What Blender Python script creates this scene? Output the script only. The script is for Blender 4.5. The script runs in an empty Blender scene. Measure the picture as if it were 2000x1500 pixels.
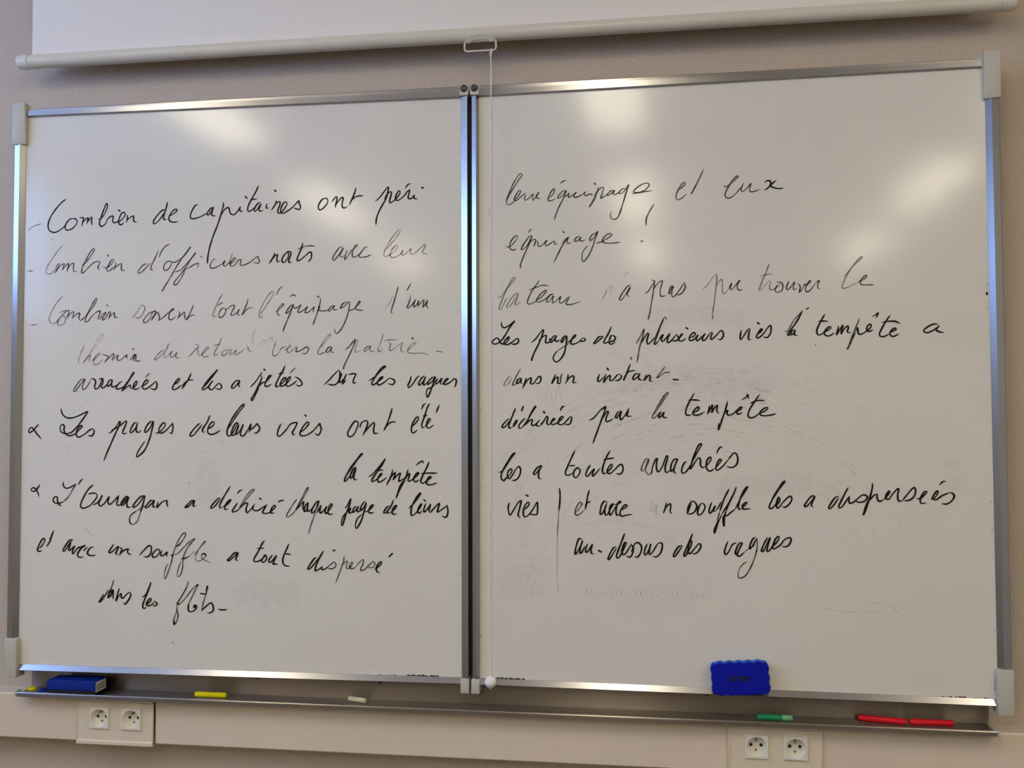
import bpy, bmesh, math, random
from mathutils import Vector, Matrix

# ------------------------------------------------------------------ camera, light, exposure
S = bpy.context.scene
COL = S.collection
PI = math.pi

cam_data = bpy.data.cameras.new('camera')
cam_data.sensor_fit = 'HORIZONTAL'
cam_data.sensor_width = 36.0
cam_data.lens = 1850.0 / 2000.0 * 36.0
cam_data.clip_start = 0.02
cam = bpy.data.objects.new('camera', cam_data)
COL.objects.link(cam)
YAW, PITCH, ROLL = -0.1401, 0.0365, -0.0033
_f = Vector((math.sin(YAW) * math.cos(PITCH), math.cos(YAW) * math.cos(PITCH), math.sin(PITCH)))
_r = _f.cross(Vector((0, 0, 1))).normalized()
_u = _r.cross(_f)
_r, _u = (_r * math.cos(ROLL) + _u * math.sin(ROLL)), (_u * math.cos(ROLL) - _r * math.sin(ROLL))
cam.matrix_world = Matrix(((_r.x, _u.x, -_f.x, 0.3756), (_r.y, _u.y, -_f.y, -2.075), (_r.z, _u.z, -_f.z, 1.4564), (0, 0, 0, 1)))
S.camera = cam

vs = S.view_settings
vs.view_transform = 'Standard'
vs.look = 'None'
vs.gamma = 1.0
vs.use_curve_mapping = False
vs.exposure = 0.57

world = bpy.data.worlds.new('daylight')
S.world = world
world.use_nodes = True
_bg = world.node_tree.nodes['Background']
_bg.inputs['Color'].default_value = (0.28, 0.48, 1.0, 1)
_bg.inputs['Strength'].default_value = 8.0

LAMP_COLOR = (1.0, 0.905, 0.68, 1)
LAMP_STRENGTH = 7.9
LAMP_X = (-1.50, 0.165, 1.93)
LAMP_Y = (-1.98, -4.05, -6.12)
CEIL = 2.9
X0, X1, Y0 = -2.6, 3.2, -8.0          # room: left wall, right wall, back wall (front wall at y = 0)
WIN_Y0, WIN_Y1, WIN_Z0, WIN_Z1 = -2.80, -0.70, 1.94, 2.74

_pl = bpy.data.lights.new('window_portal', 'AREA')
_pl.shape = 'RECTANGLE'
_pl.size, _pl.size_y = WIN_Y1 - WIN_Y0, WIN_Z1 - WIN_Z0
_pl.cycles.is_portal = True
_po = bpy.data.objects.new('window_portal', _pl)
COL.objects.link(_po)
_po.location = (X0 - 0.17, (WIN_Y0 + WIN_Y1) / 2, (WIN_Z0 + WIN_Z1) / 2)
_po.rotation_euler = (PI / 2, 0, -PI / 2)

# ------------------------------------------------------------------ materials
def mat(name, color, rough=0.5, metal=0.0, spec=0.5, noise=None, bump=None, coat=0.0, rough_noise=None):
    m = bpy.data.materials.new(name)
    m.use_nodes = True
    nt = m.node_tree
    b = nt.nodes['Principled BSDF']
    c = tuple(color) + (1,) if len(color) == 3 else tuple(color)
    b.inputs['Base Color'].default_value = c
    b.inputs['Roughness'].default_value = rough
    b.inputs['Metallic'].default_value = metal
    b.inputs['Specular IOR Level'].default_value = spec
    b.inputs['Coat Weight'].default_value = coat
    tc = nt.nodes.new('ShaderNodeTexCoord')
    def nz(scale, detail=4.0, stretch=None):
        n = nt.nodes.new('ShaderNodeTexNoise')
        n.inputs['Scale'].default_value = scale
        n.inputs['Detail'].default_value = detail
        if stretch:
            mp = nt.nodes.new('ShaderNodeMapping')
            mp.inputs['Scale'].default_value = stretch
            nt.links.new(tc.outputs['Object'], mp.inputs['Vector'])
            nt.links.new(mp.outputs['Vector'], n.inputs['Vector'])
        else:
            nt.links.new(tc.outputs['Object'], n.inputs['Vector'])
        return n
    if noise:                                   # (scale, amount, stretch)
        n = nz(noise[0], 5.0, noise[2] if len(noise) > 2 else None)
        r = nt.nodes.new('ShaderNodeValToRGB')
        a = noise[1]
        r.color_ramp.elements[0].position = 0.3
        r.color_ramp.elements[1].position = 0.7
        r.color_ramp.elements[0].color = (c[0] * (1 - a), c[1] * (1 - a), c[2] * (1 - a), 1)
        r.color_ramp.elements[1].color = (min(1, c[0] * (1 + a)), min(1, c[1] * (1 + a)), min(1, c[2] * (1 + a)), 1)
        nt.links.new(n.outputs['Fac'], r.inputs['Fac'])
        nt.links.new(r.outputs['Color'], b.inputs['Base Color'])
    if rough_noise:                             # (scale, lo, hi, stretch)
        n = nz(rough_noise[0], 5.0, rough_noise[3] if len(rough_noise) > 3 else None)
        mr = nt.nodes.new('ShaderNodeMapRange')
        mr.inputs['From Min'].default_value = 0.3
        mr.inputs['From Max'].default_value = 0.7
        mr.inputs['To Min'].default_value = rough_noise[1]
        mr.inputs['To Max'].default_value = rough_noise[2]
        nt.links.new(n.outputs['Fac'], mr.inputs['Value'])
        nt.links.new(mr.outputs['Result'], b.inputs['Roughness'])
    if bump:                                    # (scale, strength, distance)
        n = nz(bump[0], 6.0, bump[3] if len(bump) > 3 else None)
        bp = nt.nodes.new('ShaderNodeBump')
        bp.inputs['Strength'].default_value = bump[1]
        bp.inputs['Distance'].default_value = bump[2]
        nt.links.new(n.outputs['Fac'], bp.inputs['Height'])
        nt.links.new(bp.outputs['Normal'], b.inputs['Normal'])
    return m

def emit(name, color, strength):
    m = bpy.data.materials.new(name)
    m.use_nodes = True
    nt = m.node_tree
    nt.nodes.remove(nt.nodes['Principled BSDF'])
    e = nt.nodes.new('ShaderNodeEmission')
    e.inputs['Color'].default_value = color
    e.inputs['Strength'].default_value = strength
    nt.links.new(e.outputs[0], nt.nodes['Material Output'].inputs['Surface'])
    return m

def ink(name, color, alpha, lo=0.0):
    """dry marker ink: a thin film that covers only part of the enamel, streaky where the pen ran dry"""
    m = bpy.data.materials.new(name)
    m.use_nodes = True
    nt = m.node_tree
    b = nt.nodes['Principled BSDF']
    b.inputs['Base Color'].default_value = tuple(color) + (1,)
    b.inputs['Roughness'].default_value = 0.45
    b.inputs['Specular IOR Level'].default_value = 0.2
    tr = nt.nodes.new('ShaderNodeBsdfTransparent')
    mx = nt.nodes.new('ShaderNodeMixShader')
    tc = nt.nodes.new('ShaderNodeTexCoord')
    n = nt.nodes.new('ShaderNodeTexNoise')
    n.inputs['Scale'].default_value = 55.0
    n.inputs['Detail'].default_value = 4.0
    nt.links.new(tc.outputs['Object'], n.inputs['Vector'])
    mr = nt.nodes.new('ShaderNodeMapRange')
    mr.inputs['From Min'].default_value = 0.32
    mr.inputs['From Max'].default_value = 0.62
    mr.inputs['To Min'].default_value = lo
    mr.inputs['To Max'].default_value = alpha
    nt.links.new(n.outputs['Fac'], mr.inputs['Value'])
    nt.links.new(mr.outputs['Result'], mx.inputs['Fac'])
    nt.links.new(tr.outputs[0], mx.inputs[1])
    nt.links.new(b.outputs[0], mx.inputs[2])
    nt.links.new(mx.outputs[0], nt.nodes['Material Output'].inputs['Surface'])
    return m

M = dict(
    wall=mat('wall_fibre', (0.60, 0.505, 0.415), 0.9, spec=0.15, noise=(300, 0.17), bump=(260, 0.5, 0.0016)),
    side=mat('side_wall_paint', (0.72, 0.69, 0.64), 0.9, spec=0.2, noise=(30, 0.03)),
    floor=mat('floor_lino', (0.075, 0.058, 0.05), 0.5, noise=(12, 0.12)),
    ceil=mat('ceiling_tile', (0.86, 0.84, 0.80), 0.95, noise=(40, 0.04)),
    enamel=mat('white_enamel', (0.80, 0.765, 0.705), 0.2, spec=0.5, noise=(3.0, 0.02), rough_noise=(5.0, 0.105, 0.14)),
    alu=mat('satin_aluminium', (0.44, 0.42, 0.425), 0.21, 0.95, noise=(14, 0.02)),
    alu_v=mat('satin_aluminium_upright', (0.38, 0.38, 0.395), 0.24, 0.95, noise=(14, 0.02)),
    tray=mat('tray_aluminium', (0.33, 0.29, 0.262), 0.24, 0.95, noise=(5, 0.06)),
    grey_plastic=mat('light_grey_plastic', (0.56, 0.54, 0.48), 0.45, noise=(20, 0.03)),
    back=mat('backboard_surface', (0.05, 0.055, 0.05), 0.6, noise=(10, 0.1)),
    black=mat('black_plastic', (0.012, 0.011, 0.012), 0.35, noise=(30, 0.1)),
    dark_steel=mat('dark_steel', (0.10, 0.09, 0.08), 0.4, 0.8, noise=(80, 0.1)),
    slot=mat('grey_knob_insert', (0.11, 0.10, 0.10), 0.45, noise=(200, 0.1)),
    fabric=mat('screen_fabric', (0.90, 0.845, 0.79), 0.85, spec=0.1, noise=(600, 0.02), bump=(900, 0.1, 0.0004)),
    bar=mat('cream_lacquered_tube', (0.74, 0.69, 0.58), 0.3, spec=0.5, noise=(8, 0.02)),
    cap=mat('cream_plastic_cap', (0.76, 0.72, 0.65), 0.4, noise=(20, 0.02)),
    bracket=mat('grey_bracket', (0.50, 0.48, 0.42), 0.45, noise=(40, 0.03)),
    wire=mat('white_coated_wire', (0.84, 0.80, 0.74), 0.35, noise=(40, 0.02)),
    cord=mat('white_cord', (0.86, 0.82, 0.77), 0.8, noise=(500, 0.06)),
    ball=mat('white_ball_plastic', (0.92, 0.89, 0.90), 0.22, noise=(40, 0.01)),
    duct=mat('white_duct_plastic', (0.80, 0.68, 0.565), 0.5, spec=0.4, noise=(6, 0.02)),
    plate=mat('cream_cover_plastic', (0.80, 0.70, 0.56), 0.45, noise=(15, 0.02)),
    socket=mat('white_socket_plastic', (0.84, 0.80, 0.73), 0.35, noise=(20, 0.01)),
    pin=mat('brass_pin', (0.42, 0.33, 0.24), 0.35, 0.8, noise=(60, 0.05)),
    hole=mat('socket_hole', (0.006, 0.005, 0.006), 0.8, noise=(60, 0.1)),
    foam=mat('blue_foam', (0.002, 0.007, 0.40), 0.8, spec=0.2, noise=(260, 0.28), bump=(500, 0.35, 0.0008)),
    foam_lit_edge=mat('blue_foam_lit_edge', (0.015, 0.13, 0.60), 0.8, spec=0.2, noise=(260, 0.15)),  # same foam, lighter blue: light on the top face put into the colour
    box_blue=mat('blue_eraser_body', (0.003, 0.026, 0.27), 0.6, spec=0.2, noise=(60, 0.2)),
    felt=mat('black_felt', (0.012, 0.010, 0.014), 0.95, noise=(300, 0.3)),
    navy=mat('navy_print', (0.001, 0.001, 0.010), 0.7, noise=(200, 0.1)),
    paper=mat('label_paper', (0.72, 0.67, 0.66), 0.7, noise=(60, 0.04)),
    print=mat('label_print', (0.12, 0.10, 0.11), 0.7, noise=(60, 0.1)),
    yellow=mat('yellow_chalk', (0.80, 0.70, 0.006), 0.85, spec=0.2, noise=(300, 0.08)),
    white_chalk=mat('pale_chalk', (0.66, 0.64, 0.42), 0.9, spec=0.2, noise=(250, 0.10)),
    green=mat('green_stick', (0.008, 0.26, 0.10), 0.6, spec=0.3, noise=(150, 0.1)),
    green_pale=mat('pale_green_end', (0.18, 0.50, 0.25), 0.6, spec=0.3, noise=(150, 0.1)),
    red=mat('red_stick', (0.74, 0.006, 0.016), 0.5, spec=0.35, noise=(120, 0.08)),
    pink=mat('pink_end', (0.72, 0.02, 0.10), 0.5, spec=0.35, noise=(120, 0.08)),
    dust=mat('chalk_dust', (0.34, 0.36, 0.29), 0.95, noise=(120, 0.3)),
    lamp_housing=mat('lamp_housing', (0.75, 0.74, 0.72), 0.5, noise=(30, 0.02)),
    lamp=emit('lamp_diffuser', LAMP_COLOR, LAMP_STRENGTH),
    frame=mat('window_frame_paint', (0.75, 0.75, 0.74), 0.4, noise=(20, 0.02)),
    ink_d=ink('marker_ink_fresh', (0.006, 0.004, 0.008), 1.0, 0.96),
    ink_m=ink('marker_ink_drying', (0.012, 0.010, 0.014), 0.86, 0.5),
    ink_l=ink('marker_ink_dry', (0.03, 0.026, 0.03), 0.62, 0.26),
    ink_f=ink('marker_ink_faint', (0.05, 0.045, 0.045), 0.26, 0.06),
    ink_g=ink('erased_ink', (0.12, 0.11, 0.11), 0.19, 0.0),
    ink_s=ink('wiped_ink_haze', (0.24, 0.22, 0.23), 0.055, 0.0),
)
def brushed(m, rough, aniso):
    """metal brushed lengthwise (along x): highlights spread across the grain"""
    nt = m.node_tree
    p = nt.nodes['Principled BSDF']
    p.inputs['Roughness'].default_value = rough
    p.inputs['Anisotropic'].default_value = aniso
    p.inputs['Anisotropic Rotation'].default_value = 0.25
    v = nt.nodes.new('ShaderNodeCombineXYZ')
    v.inputs[0].default_value = 1.0
    nt.links.new(v.outputs[0], p.inputs['Tangent'])
brushed(M['tray'], 0.34, 0.90)
brushed(M['alu'], 0.26, 0.75)
_g = bpy.data.materials.new('window_glass')
_g.use_nodes = True
_gb = _g.node_tree.nodes['Principled BSDF']
_gb.inputs['Transmission Weight'].default_value = 1.0
_gb.inputs['Roughness'].default_value = 0.0
_gb.inputs['IOR'].default_value = 1.02
M['glass'] = _g

# ------------------------------------------------------------------ helpers
def obj(name, bm, material, parent=None, smooth=False, loc=None):
    me = bpy.data.meshes.new(name)
    bmesh.ops.recalc_face_normals(bm, faces=bm.faces)
    bm.to_mesh(me)
    bm.free()
    if smooth:
        for p in me.polygons:
            p.use_smooth = True
        try:
            me.set_sharp_from_angle(angle=math.radians(40))
        except Exception:
            pass
    for m in (material if isinstance(material, (list, tuple)) else [material]):
        me.materials.append(m)
    o = bpy.data.objects.new(name, me)
    COL.objects.link(o)
    if parent:
        o.parent = parent
    if loc:
        o.location = loc
    return o

def empty(name, loc=(0, 0, 0), rz=0.0):
    o = bpy.data.objects.new(name, None)
    COL.objects.link(o)
    o.location = loc
    o.rotation_euler = (0, 0, rz)
    o.empty_display_size = 0.05
    return o

def tag(o, label=None, cat=None, group=None, kind=None):
    if label: o['label'] = label
    if cat: o['category'] = cat
    if group: o['group'] = group
    if kind: o['kind'] = kind
    return o

def box(x0, x1, y0, y1, z0, z1, bevel=0.0, seg=2, bm=None):
    b = bmesh.new()
    bmesh.ops.create_cube(b, size=1.0)
    for v in b.verts:
        v.co = Vector((x0 + (v.co.x + .5) * (x1 - x0), y0 + (v.co.y + .5) * (y1 - y0), z0 + (v.co.z + .5) * (z1 - z0)))
    if bevel > 0:
        bmesh.ops.bevel(b, geom=list(b.edges), offset=bevel, segments=seg, profile=0.5, affect='EDGES')
    if bm is None:
        return b
    merge(bm, b)
    return bm

def merge(dst, src, mx=None, mat_index=None):
    if mx is not None:
        bmesh.ops.transform(src, matrix=mx, verts=src.verts)
    vm = {}
    for v in src.verts:
        vm[v] = dst.verts.new(v.co)
    for f in src.faces:
        try:
            nf = dst.faces.new([vm[v] for v in f.verts])
            nf.material_index = f.material_index if mat_index is None else mat_index
            nf.smooth = f.smooth
        except ValueError:
            pass
    src.free()

def extrude(profile, axis, a, b):
    """closed 2D profile swept along 'x' (profile = y, z) or 'z' (profile = x, y) or 'y' (profile = x, z)"""
    bm = bmesh.new()
    def P(p, t):
        if axis == 'x': return (t, p[0], p[1])
        if axis == 'z': return (p[0], p[1], t)
        return (p[0], t, p[1])
    v0 = [bm.verts.new(P(p, a)) for p in profile]
    v1 = [bm.verts.new(P(p, b)) for p in profile]
    n = len(profile)
    for i in range(n):
        bm.faces.new((v0[i], v0[(i + 1) % n], v1[(i + 1) % n], v1[i]))
    bm.faces.new(v0)
    bm.faces.new(list(reversed(v1)))
    return bm

def lathe(profile, seg=24, axis='x'):
    """profile = (t, r) along the axis"""
    bm = bmesh.new()
    rings = []
    for t, r in profile:
        ring = []
        for k in range(seg):
            a = 2 * PI * k / seg
            c, s = r * math.cos(a), r * math.sin(a)
            co = (t, c, s) if axis == 'x' else ((c, t, s) if axis == 'y' else (c, s, t))
            ring.append(bm.verts.new(co))
        rings.append(ring)
    for i in range(len(rings) - 1):
        for k in range(seg):
            bm.faces.new((rings[i][k], rings[i][(k + 1) % seg], rings[i + 1][(k + 1) % seg], rings[i + 1][k]))
    if profile[0][1] > 1e-6: bm.faces.new(rings[0])
    if profile[-1][1] > 1e-6: bm.faces.new(list(reversed(rings[-1])))
    bmesh.ops.remove_doubles(bm, verts=bm.verts, dist=1e-7)
    return bm

def tube(path, r, seg=10, closed=False, bm=None):
    b = bmesh.new() if bm is None else bm
    P = [Vector(p) for p in path]
    n = len(P)
    rings = []
    up = Vector((0, 1, 0.001))
    for i in range(n):
        if closed:
            d = (P[(i + 1) % n] - P[i - 1]).normalized()
        else:
            d = (P[min(i + 1, n - 1)] - P[max(i - 1, 0)]).normalized()
        a = d.cross(up)
        if a.length < 1e-4: a = d.cross(Vector((1, 0, 0)))
        a.normalize()
        c = d.cross(a)
        rings.append([b.verts.new(P[i] + a * (r * math.cos(2 * PI * k / seg)) + c * (r * math.sin(2 * PI * k / seg))) for k in range(seg)])
    m = n if closed else n - 1
    for i in range(m):
        A, B = rings[i], rings[(i + 1) % n]
        for k in range(seg):
            b.faces.new((A[k], A[(k + 1) % seg], B[(k + 1) % seg], B[k]))
    if not closed:
        b.faces.new(rings[0]); b.faces.new(list(reversed(rings[-1])))
    return b

def round_rect(x0, x1, z0, z1, r, n=6):
    pts = []
    for cx, cz, a0 in ((x1 - r, z1 - r, 0), (x0 + r, z1 - r, PI / 2), (x0 + r, z0 + r, PI), (x1 - r, z0 + r, 1.5 * PI)):
        for k in range(n + 1):
            a = a0 + PI / 2 * k / n
            pts.append((cx + r * math.cos(a), cz + r * math.sin(a)))
    return pts

def spline(pts, step=0.0016):
    """Catmull-Rom through traced points"""
    if len(pts) < 3:
        return list(pts)
    P = [pts[0]] + list(pts) + [pts[-1]]
    out = []
    for i in range(1, len(P) - 2):
        p0, p1, p2, p3 = P[i - 1], P[i], P[i + 1], P[i + 2]
        L = math.hypot(p2[0] - p1[0], p2[1] - p1[1])
        n = max(2, min(14, int(L / step)))
        for k in range(n):
            t = k / n
            q = []
            for c in (0, 1):
                a, b_, cc, d = p0[c], p1[c], p2[c], p3[c]
                q.append(0.5 * (2 * b_ + (cc - a) * t + (2 * a - 5 * b_ + 4 * cc - d) * t * t + (3 * b_ - a - 3 * cc + d) * t ** 3))
            out.append(tuple(q))
    out.append(pts[-1])
    return out

RNG = random.Random(7)
def ribbon(bm, pts, width, y, mat_index=0, taper=0.45, jitter=0.10):
    """a stroke of ink lying on the panel: flat ribbon in the x-z plane, width varying like pen pressure"""
    n = len(pts)
    if n == 1: pts = [pts[0], (pts[0][0] + 0.001, pts[0][1])]; n = 2
    ph = RNG.random() * 6.28
    L = [0.0]
    for i in range(1, n):
        L.append(L[-1] + math.hypot(pts[i][0] - pts[i - 1][0], pts[i][1] - pts[i - 1][1]))
    T = max(L[-1], 1e-6)
    va, vb = [], []
    for i in range(n):
        p, q = pts[max(i - 1, 0)], pts[min(i + 1, n - 1)]
        dx, dz = q[0] - p[0], q[1] - p[1]
        l = math.hypot(dx, dz) or 1.0
        dx, dz = dx / l, dz / l
        e = min(L[i], T - L[i]) / 0.006
        w = width * (taper + (1 - taper) * min(1.0, e)) if T > 0.012 else width
        w *= 1 + jitter * math.sin(L[i] * 190 + ph) + 0.12 * (-dz)
        yy = y - 1.5e-7 * i
        va.append(bm.verts.new((pts[i][0] - dz * w / 2, yy, pts[i][1] + dx * w / 2)))
        vb.append(bm.verts.new((pts[i][0] + dz * w / 2, yy, pts[i][1] - dx * w / 2)))
    for i in range(n - 1):
        f = bm.faces.new((va[i], va[i + 1], vb[i + 1], vb[i]))
        f.material_index = mat_index
    for c, d, s in ((0, 1, 1), (n - 1, n - 2, -1)):          # round pen ends
        w = (va[c].co - vb[c].co).length / 2
        ctr = (va[c].co + vb[c].co) / 2
        dr = Vector((pts[c][0] - pts[d][0], 0, pts[c][1] - pts[d][1]))
        if dr.length < 1e-9: continue
        dr.normalize()
        sd = (va[c].co - ctr)
        arc = [bm.verts.new(ctr + sd * math.cos(a) + dr * (w * math.sin(a))) for a in (PI * .25, PI * .5, PI * .75)]
        f = bm.faces.new([va[c]] + arc + [vb[c]])
        f.material_index = mat_index

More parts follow.
